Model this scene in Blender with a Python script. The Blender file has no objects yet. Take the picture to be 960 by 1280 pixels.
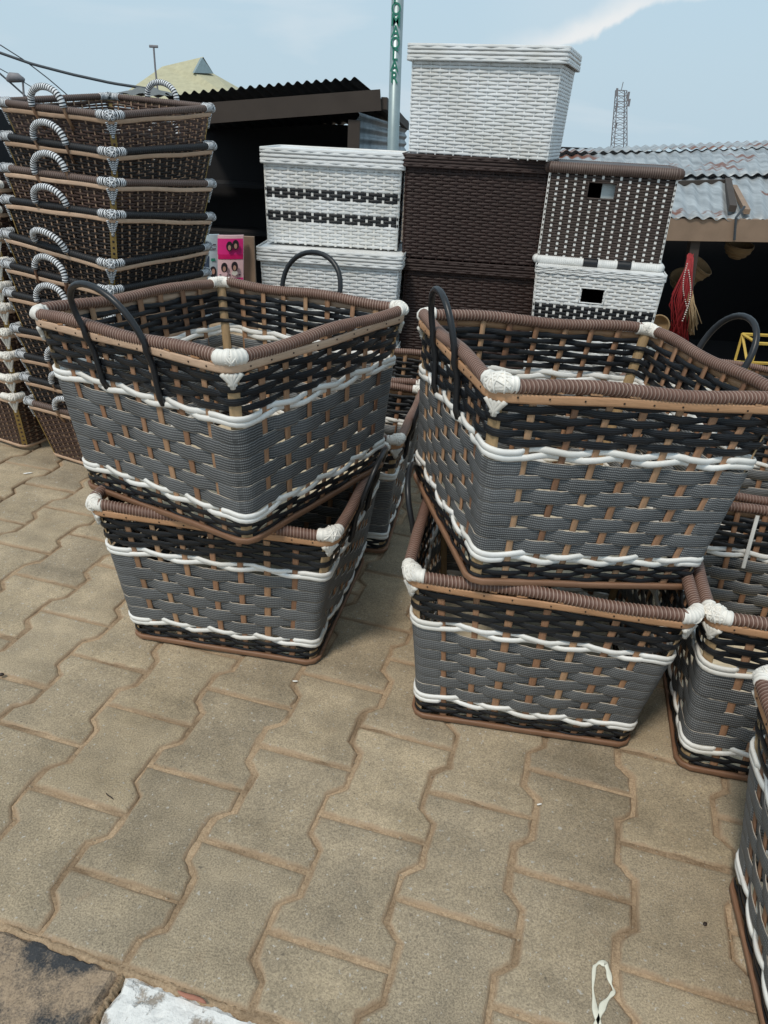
import bpy, math, random
import numpy as np
from mathutils import Matrix, Vector
random.seed(7); RNG = np.random.default_rng(7)
scene = bpy.context.scene
col = scene.collection
PI = math.pi

# ------------------------------------------------------------------ camera
F, ROLL, PITCH, CAM = 900.0, .05, .495, np.array([0, 0, 1.4])
def cam_axes():
    fwd = np.array([0, math.cos(PITCH), -math.sin(PITCH)]); right = np.array([1., 0, 0]); up = np.cross(right, fwd)
    c, s = math.cos(ROLL), math.sin(ROLL)
    return c*right + s*up, -s*right + c*up, fwd
RX, UP, FW = cam_axes()
cd = bpy.data.cameras.new('camera'); cam = bpy.data.objects.new('camera', cd); col.objects.link(cam)
cd.sensor_fit = 'HORIZONTAL'; cd.sensor_width = 36; cd.lens = 36*F/960
cd.clip_start = .02; cd.clip_end = 2000
m = Matrix([[RX[i], UP[i], -FW[i], CAM[i]] for i in range(3)] + [[0, 0, 0, 1]])
cam.matrix_world = m
scene.camera = cam
scene.render.resolution_x, scene.render.resolution_y = 768, 1024
def at(px, py, Y):
    """the place seen at a pixel of the photograph, Y metres ahead"""
    v = (px-480)/F*RX - (py-640)/F*UP + FW
    return CAM + v*(Y/v[1])
def on_ground(px, py, z=0.):
    v = (px-480)/F*RX - (py-640)/F*UP + FW
    return CAM + v*((z-CAM[2])/v[2])

# ------------------------------------------------------------------ world, sun, exposure
w = bpy.data.worlds.new('World'); scene.world = w; w.use_nodes = True
nt = w.node_tree; nt.nodes.clear()
N = nt.nodes.new; K = nt.links.new
out = N('ShaderNodeOutputWorld'); bg = N('ShaderNodeBackground'); K(bg.outputs[0], out.inputs[0])
SUN_EL, SUN_AZ = math.radians(58), math.radians(215)      # azimuth from +Y clockwise: behind the camera, a little left
sky = N('ShaderNodeTexSky'); sky.sky_type = 'NISHITA'; sky.sun_disc = False
sky.sun_elevation = SUN_EL; sky.sun_rotation = SUN_AZ; sky.dust_density = 3.0; sky.air_density = 1.2
tc = N('ShaderNodeTexCoord')
mp = N('ShaderNodeMapping'); K(tc.outputs['Generated'], mp.inputs[0])
mp.inputs['Scale'].default_value = (1.0, 1.0, 5.0); mp.inputs['Rotation'].default_value = (0, math.radians(14), 0); mp.inputs['Location'].default_value = (.35, .2, .32)
no = N('ShaderNodeTexNoise'); K(mp.outputs[0], no.inputs[0]); no.inputs['Scale'].default_value = 1.7; no.inputs['Detail'].default_value = 7; no.inputs['Roughness'].default_value = .5
no.inputs['Distortion'].default_value = .35
cr = N('ShaderNodeValToRGB'); K(no.outputs[0], cr.inputs[0]); cr.color_ramp.elements[0].position = .53; cr.color_ramp.elements[1].position = .90
haze = N('ShaderNodeMix'); haze.data_type = 'RGBA'; haze.inputs[0].default_value = .86
K(sky.outputs[0], haze.inputs[6]); haze.inputs[7].default_value = (5.2, 7.15, 8.6, 1)
sepz = N('ShaderNodeSeparateXYZ'); K(tc.outputs['Generated'], sepz.inputs[0])
hz = N('ShaderNodeMapRange'); K(sepz.outputs[2], hz.inputs[0]); hz.inputs[1].default_value = -.02; hz.inputs[2].default_value = .28; hz.inputs[3].default_value = 1; hz.inputs[4].default_value = 0
low = N('ShaderNodeMix'); low.data_type = 'RGBA'; K(haze.outputs[2], low.inputs[6]); low.inputs[7].default_value = (5.4, 6.6, 7.3, 1)
lm_ = N('ShaderNodeMath'); lm_.operation = 'MULTIPLY'; K(hz.outputs[0], lm_.inputs[0]); lm_.inputs[1].default_value = .6; K(lm_.outputs[0], low.inputs[0])
cl = N('ShaderNodeMix'); cl.data_type = 'RGBA'; K(cr.outputs[0], cl.inputs[0]); K(low.outputs[2], cl.inputs[6]); cl.inputs[7].default_value = (9.0, 8.9, 8.9, 1)
# one long bank of cloud whose lit lower edge crosses the upper right
d1 = at(690, 60, 9)-CAM; d2 = at(806, 24, 9)-CAM; nv = np.cross(d1, d2); nv /= np.linalg.norm(nv); nv = nv if nv[2] > 0 else -nv
def vdot(v):
    x = N('ShaderNodeVectorMath'); x.operation = 'DOT_PRODUCT'; K(tc.outputs['Generated'], x.inputs[0]); x.inputs[1].default_value = tuple(v); return x.outputs['Value']
def mth(op, a, b):
    x = N('ShaderNodeMath'); x.operation = op
    for i_, q_ in enumerate((a, b)):
        if isinstance(q_, (int, float)): x.inputs[i_].default_value = q_
        else: K(q_, x.inputs[i_])
    return x.outputs[0]
def rng_(v, a, b, c=0., d=1.):
    x = N('ShaderNodeMapRange'); x.interpolation_type = 'SMOOTHSTEP'; K(v, x.inputs[0]); x.inputs[1].default_value = a; x.inputs[2].default_value = b; x.inputs[3].default_value = c; x.inputs[4].default_value = d; return x.outputs[0]
n2 = N('ShaderNodeTexNoise'); K(tc.outputs['Generated'], n2.inputs[0]); n2.inputs['Scale'].default_value = 9; n2.inputs['Detail'].default_value = 6
hgt = mth('ADD', vdot(nv), mth('MULTIPLY', mth('SUBTRACT', n2.outputs[0], .5), .07))
ax_ = (d2-d1)/np.linalg.norm(d2-d1); s0_ = float((d1/np.linalg.norm(d1))@ax_); s1_ = float((d2/np.linalg.norm(d2))@ax_)
along = vdot(ax_)
bank = mth('MULTIPLY', rng_(hgt, 0, .006), rng_(hgt, .006, .034, 1, .12))
bank = mth('MULTIPLY', mth('MULTIPLY', bank, .7), mth('MULTIPLY', rng_(along, s0_-.10, s0_+.03), rng_(along, s1_-.03, s1_+.06, 1, .35)))
edge_ = N('ShaderNodeMix'); edge_.data_type = 'RGBA'; K(bank, edge_.inputs[0]); K(cl.outputs[2], edge_.inputs[6]); edge_.inputs[7].default_value = (9.6, 9.3, 9.0, 1)
K(edge_.outputs[2], bg.inputs[0]); bg.inputs[1].default_value = .1
sd = bpy.data.lights.new('sun', 'SUN'); sun = bpy.data.objects.new('sun', sd); col.objects.link(sun)
sd.energy = 2.2; sd.angle = math.radians(10); sd.color = (1, .93, .83)
sdir = Vector((math.sin(SUN_AZ)*math.cos(SUN_EL), math.cos(SUN_AZ)*math.cos(SUN_EL), math.sin(SUN_EL)))
sun.rotation_euler = sdir.to_track_quat('Z', 'Y').to_euler()
scene.view_settings.view_transform = 'Standard'; scene.view_settings.look = 'None'
scene.view_settings.exposure = 0; scene.view_settings.gamma = 1

# ------------------------------------------------------------------ materials
class Mat:
    def __init__(s, name, rough=.7, metal=0, spec=.4):
        s.m = bpy.data.materials.new(name); s.m.use_nodes = True; s.t = s.m.node_tree
        s.b = s.t.nodes['Principled BSDF']; s.b.inputs['Roughness'].default_value = rough; s.b.inputs['Metallic'].default_value = metal
        s.b.inputs['Specular IOR Level'].default_value = spec
    def n(s, k, **kw):
        x = s.t.nodes.new('ShaderNode'+k)
        for a, v in kw.items(): setattr(x, a, v)
        return x
    def l(s, a, b): s.t.links.new(a, b)
    def val(s, x):
        return x
    def setin(s, sock, v):
        if isinstance(v, bpy.types.NodeSocket): s.l(v, sock)
        elif isinstance(v, (tuple, list)): sock.default_value = (*v, 1) if len(v) == 3 and len(sock.default_value) == 4 else v
        else: sock.default_value = v
    def mix(s, f, a, b):
        x = s.n('Mix', data_type='RGBA'); s.setin(x.inputs[0], f); s.setin(x.inputs[6], a); s.setin(x.inputs[7], b); return x.outputs[2]
    def mul(s, f, a, b):
        x = s.n('Mix', data_type='RGBA', blend_type='MULTIPLY'); s.setin(x.inputs[0], f); s.setin(x.inputs[6], a); s.setin(x.inputs[7], b); return x.outputs[2]
    def math(s, op, a, b=0., clamp=False):
        x = s.n('Math', operation=op, use_clamp=clamp); s.setin(x.inputs[0], a); s.setin(x.inputs[1], b); return x.outputs[0]
    def ramp(s, v, lo, hi, a=0., b=1.):
        x = s.n('MapRange'); s.setin(x.inputs[0], v); x.inputs[1].default_value = lo; x.inputs[2].default_value = hi; x.inputs[3].default_value = a; x.inputs[4].default_value = b; return x.outputs[0]
    def pos(s): return s.n('NewGeometry').outputs['Position']
    def obj(s): return s.n('TexCoord').outputs['Object']
    def uv(s):
        x = s.n('UVMap'); y = s.n('SeparateXYZ'); s.l(x.outputs[0], y.inputs[0]); return y.outputs[0], y.outputs[1], x.outputs[0]
    def noise(s, vec, scale, detail=3, rough=.55, sx=None):
        if sx:
            mpn = s.n('Mapping'); s.l(vec, mpn.inputs[0]); mpn.inputs['Scale'].default_value = sx; vec = mpn.outputs[0]
        x = s.n('TexNoise'); s.l(vec, x.inputs[0]); x.inputs['Scale'].default_value = scale; x.inputs['Detail'].default_value = detail; x.inputs['Roughness'].default_value = rough
        return x.outputs[0]
    def rnd(s): return s.n('ObjectInfo').outputs['Random']
    def color(s, c): s.setin(s.b.inputs['Base Color'], c)
    def rough(s, c): s.setin(s.b.inputs['Roughness'], c)
    def bump(s, h, dist=.001, strength=1.):
        x = s.n('Bump'); x.inputs['Distance'].default_value = dist; x.inputs['Strength'].default_value = strength; s.l(h, x.inputs['Height']); s.l(x.outputs[0], s.b.inputs['Normal'])

def plain(name, c, rough=.7, metal=0, var=.25, scale=40, bump=.0004):
    M = Mat(name, rough, metal); n = M.noise(M.pos(), scale, 4)
    M.color(M.mul(1., c, M.mix(n, (1-var,)*3, (1+var,)*3)))
    if bump: M.bump(n, bump)
    return M.m

def webbing():
    M = Mat('grey_webbing', .62, spec=.35); u, v, uv = M.uv()
    # rows of small knit stitches running along the strap
    a = M.math('SINE', M.math('MULTIPLY', u, 2*PI/.0046)); b = M.math('SINE', M.math('MULTIPLY', v, 2*PI*6.0))
    st = M.math('MULTIPLY', M.math('ADD', M.math('MULTIPLY', a, .45), 1), M.math('ADD', b, 1)); st = M.math('MULTIPLY', st, .33)
    n = M.noise(M.pos(), 9, 3); nf = M.noise(M.pos(), 220, 2)
    base = M.mix(M.ramp(n, .3, .7), (.028, .030, .032), (.085, .088, .091))
    c = M.mix(M.math('MULTIPLY', st, .60), base, (.40, .405, .40))
    c = M.mul(.5, c, M.mix(nf, (.6, .6, .6), (1.3, 1.3, 1.3)))
    e = M.math('ABSOLUTE', M.math('SUBTRACT', v, .5))
    edge = M.ramp(e, .452, .468)
    c = M.mix(M.math('MULTIPLY', edge, M.ramp(M.noise(M.pos(), 35, 2), .3, .55, .35, 1)), c, (.52, .45, .37))
    M.color(c); M.bump(st, .0011, .9); return M.m
def strap(name, c1, c2, rough=.5, lines=4.):
    M = Mat(name, rough, spec=.35); u, v, uv = M.uv()
    li = M.math('SINE', M.math('MULTIPLY', v, 2*PI*lines)); n = M.noise(M.pos(), 25, 4)
    g = M.noise(M.pos(), 5, 5, .65); M.color(M.mul(1., M.mix(n, c1, c2), M.mix(M.ramp(g, .35, .65), (.86, .84, .80), (1.03, 1.03, 1.03)))); M.bump(M.math('ADD', M.math('MULTIPLY', li, .5), n), .0007, .7); return M.m
def cord(name, c, edge, rough=.55):
    """wound cord: one unit of u per turn"""
    M = Mat(name, rough, spec=.35); u, v, uv = M.uv(); fr = M.math('FRACT', u)
    e = M.math('ABSOLUTE', M.math('SUBTRACT', fr, .5)); k = M.ramp(e, .34, .47)
    n = M.noise(M.pos(), 30, 3); n2 = M.noise(M.pos(), 7, 2)
    base = M.mul(1., c, M.mix(n, (.65, .65, .65), (1.35, 1.3, 1.25)))
    M.color(M.mix(M.math('MULTIPLY', k, M.ramp(n2, .3, .6, .35, .9)), base, edge))
    M.bump(n, .0003); return M.m
def striped(name):
    M = Mat(name, .5); u, v, uv = M.uv(); fr = M.math('FRACT', u)
    k = M.ramp(M.math('ABSOLUTE', M.math('SUBTRACT', fr, .5)), .24, .30)
    M.color(M.mix(k, (.72, .73, .74), (.015, .018, .022))); return M.m
def wood(name, stops, rough=.65, stretch=(1, 1, 1), scale=60, grain=.0004):
    """tone differs from piece to piece; grain runs along the object's uv"""
    M = Mat(name, rough); u, v, uv = M.uv(); r = M.rnd()
    rp = M.n('ValToRGB'); M.l(r, rp.inputs[0]); el = rp.color_ramp.elements
    while len(el) < len(stops): el.new(.5)
    for i, s_ in enumerate(stops): el[i].position = i/(len(stops)-1); el[i].color = (*s_, 1)
    n = M.noise(uv, scale, 4, .6, sx=(1, 8, 1)); n2 = M.noise(M.pos(), 14, 3)
    c = M.mul(1., rp.outputs[0], M.mix(n, (.55, .52, .5), (1.4, 1.4, 1.4))); c = M.mul(.7, c, M.mix(n2, (.6, .55, .5), (1.25, 1.25, 1.25)))
    M.color(c); M.bump(n, grain); return M.m

M_web = webbing()
M_black = strap('black_strap', (.006, .007, .009), (.016, .018, .022), .42)
M_blackb = strap('black_brown_strap', (.010, .009, .009), (.036, .026, .022), .5)
M_brown = strap('brown_strap', (.050, .028, .021), (.105, .060, .046), .45)
M_choc = strap('dark_brown_wicker', (.026, .013, .011), (.050, .027, .022), .42)
M_taupe = strap('taupe_wicker', (.045, .031, .026), (.075, .053, .044), .5)
M_white = strap('white_cord', (.76, .74, .70), (.84, .83, .80), .5, 2.)
M_wwick = strap('white_wicker', (.70, .71, .71), (.82, .825, .82), .42, 2.)
M_wpanel = plain('white_panel', (.55, .58, .56), .6, var=.1)
M_rim = cord('brown_wound_cord', (.125, .066, .048), (.42, .31, .25))
M_rimd = cord('dark_wound_cord', (.085, .055, .045), (.26, .20, .17))
M_rimb = cord('black_wound_cord', (.012, .012, .014), (.03, .03, .03))
M_rimw = cord('white_wound_cord', (.68, .69, .68), (.50, .50, .48))
M_knotw = cord('white_knot_cord', (.76, .74, .69), (.62, .59, .53))
M_str = striped('black_and_white_cord')
M_cane = wood('split_cane', [(.44, .235, .12), (.54, .31, .17), (.48, .27, .145)], .55, scale=30)
M_canel = wood('pale_split_cane', [(.56, .39, .27), (.64, .46, .33), (.50, .34, .23)], .6, scale=30)
M_stake = wood('willow_stake', [(.40, .23, .13), (.17, .085, .05), (.46, .29, .17), (.30, .16, .09), (.38, .22, .13)], .6, scale=40)
M_plate = wood('bamboo_plate', [(.36, .25, .13), (.43, .30, .17)], .6, scale=25)
M_hoop = wood('cane_hoop', [(.20, .105, .06), (.27, .15, .09)], .5, scale=25)
M_ply = wood('pale_plywood', [(.66, .58, .42), (.70, .62, .46)], .7, scale=10)
M_rubber = plain('black_rubber_hose', (.016, .017, .019), .38, var=.2, scale=80, bump=.0002)
M_nail = plain('nail_heads', (.03, .02, .015), .5)
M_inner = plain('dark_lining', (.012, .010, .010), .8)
M_yel = plain('yellow_plate', (.34, .22, .07), .5)

def paver_mat():
    M = Mat('paver_concrete', .88, spec=.25); p = M.pos()
    at_ = M.n('Attribute', attribute_name='edge')
    big = M.noise(p, 1.3, 4); mid = M.noise(p, 9, 5, .6); fine = M.noise(p, 260, 3, .7); spk = M.noise(p, 90, 2, .5)
    c = M.mix(M.ramp(big, .35, .65), (.355, .288, .200), (.445, .366, .262))
    c = M.mul(.8, c, M.mix(M.ramp(mid, .3, .7), (.74, .745, .75), (1.17, 1.15, 1.11)))
    c = M.mul(1., c, M.mix(M.ramp(fine, .35, .65), (.66, .66, .66), (1.28, 1.27, 1.25)))
    c = M.mul(.6, c, M.mix(M.rnd(), (.78, .79, .81), (1.18, 1.16, 1.12)))
    c = M.mix(M.ramp(spk, .66, .72), c, (.46, .42, .36)); c = M.mix(M.math('MULTIPLY', M.ramp(spk, .30, .26), .6), c, (.10, .085, .07))
    # sand lodged along the arrises
    wob = M.math('ADD', at_.outputs['Fac'], M.math('MULTIPLY', M.math('SUBTRACT', M.noise(p, 22, 4, .6), .5), 1.5))
    c = M.mix(M.math('MULTIPLY', M.ramp(wob, .42, .95), .9), c, M.mix(fine, (.27, .185, .115), (.46, .335, .22)))
    dk = M.noise(p, 2.6, 5, .65); c = M.mul(M.ramp(dk, .48, .66, 0, .8), c, (.66, .65, .62))
    M.color(c); M.bump(M.math('ADD', fine, M.math('MULTIPLY', mid, 2.2)), .0024, 1.); return M.m
def sand_mat(name, a, b, k=200):
    M = Mat(name, .95, spec=.2); p = M.pos(); n = M.noise(p, k, 3, .7); n2 = M.noise(p, 6, 4)
    c = M.mix(M.ramp(n, .3, .7), a, b); c = M.mul(.8, c, M.mix(M.ramp(n2, .35, .6), (.42, .40, .38), (1.1, 1.1, 1.1)))
    M.color(c); M.bump(n, .003, 1); return M.m
def kerb_dark():
    M = Mat('bitumen_and_sand', .85); p = M.pos(); a = M.noise(p, 7, 5, .6); f = M.noise(p, 240, 3, .7)
    sand = M.mix(f, (.24, .17, .11), (.44, .33, .225)); bit = M.mix(f, (.02, .022, .025), (.07, .07, .072))
    M.color(M.mix(M.ramp(M.math('ADD', a, M.math('MULTIPLY', M.math('SUBTRACT', f, .5), .25)), .42, .56), bit, sand)); M.bump(M.math('ADD', f, M.math('MULTIPLY', a, 2)), .003); return M.m
def kerb_white():
    M = Mat('worn_white_paint', .8); p = M.pos(); a = M.noise(p, 16, 6, .65); f = M.noise(p, 200, 3, .7)
    con = M.mix(f, (.24, .20, .16), (.42, .36, .30)); pt = M.mix(f, (.60, .59, .56), (.80, .79, .76))
    M.color(M.mix(M.ramp(M.math('ADD', a, M.math('MULTIPLY', M.math('SUBTRACT', f, .5), .2)), .38, .46), con, pt)); M.bump(M.math('ADD', f, M.math('MULTIPLY', M.ramp(a, .40, .47), 1.5)), .002); return M.m
def tin(name, base, rust=.62, streak=True):
    M = Mat(name, .5, .25); p = M.pos(); u, v, uv = M.uv()
    a = M.noise(p, 1.6, 6, .62); s1 = M.noise(p, 3.0, 5, .6, sx=(6, .6, .6)); f = M.noise(p, 60, 3)
    c = M.mul(1., base, M.mix(M.ramp(s1, .3, .7), (.55, .56, .57), (1.25, 1.25, 1.25)))
    c = M.mul(.5, c, M.mix(f, (.75, .75, .75), (1.2, 1.2, 1.2)))
    if rust: c = M.mix(M.ramp(a, rust, rust+.03), c, M.mix(f, (.15, .055, .03), (.24, .10, .06)))
    M.color(c); M.bump(f, .001); return M.m
M_paver = paver_mat(); M_bed = sand_mat('joint_sand', (.28, .195, .12), (.52, .38, .245))
M_dirt = sand_mat('trodden_earth', (.13, .10, .075), (.22, .17, .125), 60)
M_kd = kerb_dark(); M_kw = kerb_white()
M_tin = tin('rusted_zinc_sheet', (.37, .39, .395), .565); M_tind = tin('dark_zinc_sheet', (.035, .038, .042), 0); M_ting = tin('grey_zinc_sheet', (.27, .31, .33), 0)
M_beamd = plain('weathered_dark_timber', (.055, .042, .034), .85, scale=5); M_beam = plain('weathered_timber', (.26, .18, .125), .85, var=.35, scale=6, bump=.002)
M_shade = plain('shaded_boards', (.020, .019, .020), .9)  # near-black: the shade inside shed and stall is put into the colour
M_galv = plain('galvanised_steel', (.30, .36, .36), .42, .5, scale=12)
M_green = plain('faded_green_paint', (.03, .21, .14), .6, scale=90, var=.5)
M_roofy = plain('yellow_shingle', (.44, .41, .27), .8, var=.25, scale=6); M_render = plain('pale_render', (.50, .46, .36), .8)
M_steel = plain('tower_steel', (.22, .21, .22), .6); M_cable = plain('cable_sheath', (.05, .06, .07), .6)
M_pink = plain('magenta_print', (.72, .03, .22), .4, var=.1); M_pinkp = plain('pale_pink_print', (.75, .50, .52), .5, var=.1); M_bluep = plain('blue_grey_print', (.42, .50, .54), .5, var=.2)
M_hair = plain('black_print', (.02, .015, .02), .5); M_face = plain('skin_print', (.42, .24, .18), .5); M_ink = plain('dark_ink', (.06, .03, .06), .5)
M_straw = wood('straw', [(.24, .16, .08), (.32, .22, .12)], .8); M_red = plain('red_thread', (.27, .018, .022), .6, var=.5, scale=60)
M_twine = plain('tan_twine', (.36, .26, .15), .9, var=.4); M_frame = plain('yellow_painted_frame', (.55, .38, .08), .6); M_bead = plain('white_beads', (.65, .62, .56), .4)
M_wpaint = plain('spilled_white_paint', (.72, .70, .58), .6, var=.15); M_brick = plain('red_clay', (.34, .15, .10), .8)

# ------------------------------------------------------------------ mesh helpers
def mesh(name, V, Q, mat, uv=None, smooth=True):
    """V (n,3), Q list/array of quads (or list of polygons); uv per vertex"""
    me = bpy.data.meshes.new(name)
    V = np.asarray(V, dtype=np.float32)
    if isinstance(Q, np.ndarray):
        nl = Q.size; k = Q.shape[1]
        me.vertices.add(len(V)); me.vertices.foreach_set('co', V.ravel())
        me.loops.add(nl); me.loops.foreach_set('vertex_index', Q.astype(np.int32).ravel())
        me.polygons.add(len(Q)); me.polygons.foreach_set('loop_start', np.arange(0, nl, k, dtype=np.int32))
        me.update(calc_edges=True)
    else:
        me.from_pydata(V.tolist(), [], [list(map(int, q)) for q in Q])
    if uv is not None:
        ul = me.uv_layers.new(name='UVMap'); li = np.empty(len(me.loops), dtype=np.int32); me.loops.foreach_get('vertex_index', li)
        ul.data.foreach_set('uv', np.asarray(uv, dtype=np.float32)[li].ravel())
    me.polygons.foreach_set('use_smooth', np.full(len(me.polygons), smooth))
    me.materials.append(mat); me.validate()
    return me
def link(name, data, parent=None, loc=None, **props):
    o = bpy.data.objects.new(name, data); col.objects.link(o)
    if parent is not None: o.parent = parent
    if loc is not None: o.location = loc
    for k, v in props.items(): o[k] = v
    return o
def thing(name, label, cat, loc=(0, 0, 0), group=None):
    o = link(name, None, loc=tuple(loc), label=label, category=cat); o.empty_display_size = .05
    if group: o['group'] = group
    return o
class MB:
    def __init__(s): s.V = []; s.Q = []; s.U = []; s.n = 0
    def add(s, V, Q, U=None):
        V = np.asarray(V, float).reshape(-1, 3)
        s.V.append(V); s.Q += [[i+s.n for i in q] for q in (Q.tolist() if isinstance(Q, np.ndarray) else Q)]
        s.U.append(np.asarray(U, float) if U is not None else V[:, :2]*1.0); s.n += len(V)
    def box(s, a, b, R=None, c=None):
        a = np.array(a, float); b = np.array(b, float)
        P = np.array([[x, y, z] for z in (a[2], b[2]) for y in (a[1], b[1]) for x in (a[0], b[0])])
        if R is not None: P = (P-c)@np.array(R).T+c if c is not None else P@np.array(R).T
        s.add(P, [[0, 2, 3, 1], [4, 5, 7, 6], [0, 1, 5, 4], [2, 6, 7, 3], [0, 4, 6, 2], [1, 3, 7, 5]])
    def bar(s, p, q, w, h, up=(0, 0, 1)):
        p = np.array(p, float); q = np.array(q, float); d = q-p; d /= np.linalg.norm(d); x = np.cross(d, up)
        if np.linalg.norm(x) < 1e-4: x = np.cross(d, (1, 0, 0))
        x /= np.linalg.norm(x); y = np.cross(x, d)
        P = [e + a*x*w/2 + b*y*h/2 for e in (p, q) for a, b in ((-1, -1), (1, -1), (1, 1), (-1, 1))]
        L = np.linalg.norm(q-p); U = [(L*(i//4), (0, 1, 1, 0)[i % 4]*w) for i in range(8)]
        s.add(P, [[3, 2, 1, 0], [4, 5, 6, 7], [0, 1, 5, 4], [1, 2, 6, 5], [2, 3, 7, 6], [3, 0, 4, 7]], U)
    def tube(s, P, r, k=8, caps=True, closed=False):
        P = np.asarray(P, float); V, Q, U = sweep(P, np.full(len(P), r) if np.isscalar(r) else np.asarray(r), k, closed)
        Q = Q.tolist()
        if caps and not closed: Q += [list(range(k))[::-1], list(range(len(V)-k, len(V)))]
        s.add(V, Q, U)
    def make(s, name, mat, smooth=False): return mesh(name, np.concatenate(s.V), s.Q, mat, np.concatenate(s.U), smooth)
    def build(s, name, mat, parent=None, smooth=False, **pr): return link(name, s.make(name, mat, smooth), parent, **pr)
def frames(P, closed=False, up=(0, 0, 1)):
    T = np.roll(P, -1, 0)-np.roll(P, 1, 0)
    if not closed: T[0] = P[1]-P[0]; T[-1] = P[-1]-P[-2]
    T /= np.linalg.norm(T, axis=1)[:, None]+1e-12
    A = np.zeros_like(P); u = np.array(up, float)
    if abs(T[0]@u) > .95: u = np.array([1., 0, 0])
    a = u
    for i in range(len(P)):
        a = a - (a@T[i])*T[i]
        if np.linalg.norm(a) < 1e-6: a = np.cross(T[i], (0, 1, 0))
        a = a/np.linalg.norm(a); A[i] = a
    return T, A, np.cross(T, A)
def sweep(P, r, k=8, closed=False, shape=None, A=None, B=None, uvu=None):
    """sweep a k-gon (radius r per point) or a fixed cross-section shape (m,2) along P with frame A,B"""
    n = len(P)
    if A is None: T, A, B = frames(P, closed)
    if shape is None:
        th = np.arange(k)*2*PI/k; cs = np.stack([np.cos(th), np.sin(th)], 1)[None]*r[:, None, None]
    else:
        cs = shape if shape.ndim == 3 else np.broadcast_to(shape[None], (n,)+shape.shape); k = cs.shape[1]
    V = P[:, None]+cs[..., 0:1]*A[:, None]+cs[..., 1:2]*B[:, None]
    if uvu is None:
        uvu = np.concatenate([[0], np.cumsum(np.linalg.norm(np.diff(P, axis=0), axis=1))])
    U = np.stack([np.broadcast_to(uvu[:, None], (n, k)), np.broadcast_to(np.arange(k)/k, (n, k))], -1)
    i = np.arange(n if closed else n-1)[:, None]; j = np.arange(k)[None]
    a = i*k+j; b = i*k+(j+1) % k; i2 = (i+1) % n; c = i2*k+(j+1) % k; d = i2*k+j
    return V.reshape(-1, 3), np.stack([a, b, c, d], -1).reshape(-1, 4), U.reshape(-1, 2)

# ------------------------------------------------------------------ woven walls
class Wall:
    """a tapering four-sided wall through eight corners: bottom FL FR BR BL, top FL FR BR BL; s runs 0..1 round it from FL, v up it"""
    def __init__(s, X, r=.13, bulge=.0, seed=0):
        s.X = np.asarray(X, float); s.c = s.X[:4].mean(0); s.bulge = bulge; s.ph = np.random.default_rng(seed).uniform(0, 6.28, 6)
        pts = []
        for k, (cx, cy) in enumerate([(-1, -1), (1, -1), (1, 1), (-1, 1)]):
            c = np.array([cx*(1-r), cy*(1-r)]); a0 = [PI, 1.5*PI, 0, .5*PI][k]
            for t in np.linspace(0, .5*PI, 13): pts.append(c+r*np.array([math.cos(a0+t), math.sin(a0+t)]))
        P = np.array(pts); P = np.roll(P, -6, 0); P = np.vstack([P, P[:1]])      # start at the middle of the FL corner
        d = np.concatenate([[0], np.cumsum(np.linalg.norm(np.diff(P, axis=0), axis=1))]); s.d = d/d[-1]; s.P = P*(1+.30*r*.42)
    def unit(s, t):
        t = np.mod(t, 1); return np.stack([np.interp(t, s.d, s.P[:, 0]), np.interp(t, s.d, s.P[:, 1])], -1)
    def quad(s, uv, v):
        a, b = (uv[..., 0:1]+1)/2, (uv[..., 1:2]+1)/2; X = s.X
        q = lambda A, B, C_, D: A*(1-a)*(1-b)+B*a*(1-b)+C_*a*b+D*(1-a)*b
        v = np.asarray(v, float)[..., None]
        return q(*X[:4])*(1-v)+q(*X[4:])*v
    def pos(s, t, v):
        t = np.asarray(t, float); v = np.broadcast_to(np.asarray(v, float), t.shape)
        return s.quad(s.unit(t), v)
    def nrm(s, t, v):
        e = .004; t = np.asarray(t, float); v = np.broadcast_to(np.asarray(v, float), t.shape)
        a = s.pos(t+e, v)-s.pos(t-e, v); b = s.pos(t, v+.01)-s.pos(t, v-.01); n = np.cross(a, b)
        n /= np.linalg.norm(n, axis=-1, keepdims=True); b /= np.linalg.norm(b, axis=-1, keepdims=True)
        return n, b
    def at(s, t, v, off=0.):
        n, b = s.nrm(t, v); off = np.asarray(off, float)
        if s.bulge:
            vv = np.broadcast_to(np.asarray(v, float), np.shape(t)); tt = np.asarray(t, float)
            off = off + s.bulge*(np.sin(2*PI*tt*2+s.ph[0])*.5+np.sin(2*PI*tt*5+s.ph[1]+3*vv)*.35+.5*np.cos(8*PI*tt)*-1)*np.clip(1.02-vv, 0, 1)*np.clip(vv*4, 0, 1)
        return s.pos(t, v)+n*(off[..., None] if off.ndim else off), n, b
LENS = np.array([(-.5, 0), (-.36, .42), (0, .5), (.36, .42), (.5, 0), (0, -.5)])
LUV = np.array([0, .14, .5, .86, 1, .5])
FLAT = np.array([(-.5, -.5), (-.5, .05), (-.46, .24), (0, .55), (.46, .24), (.5, .05), (.5, -.5), (0, -.2)]); FUV = np.array([0, .02, .05, .5, .95, .98, 1, .5])
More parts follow.
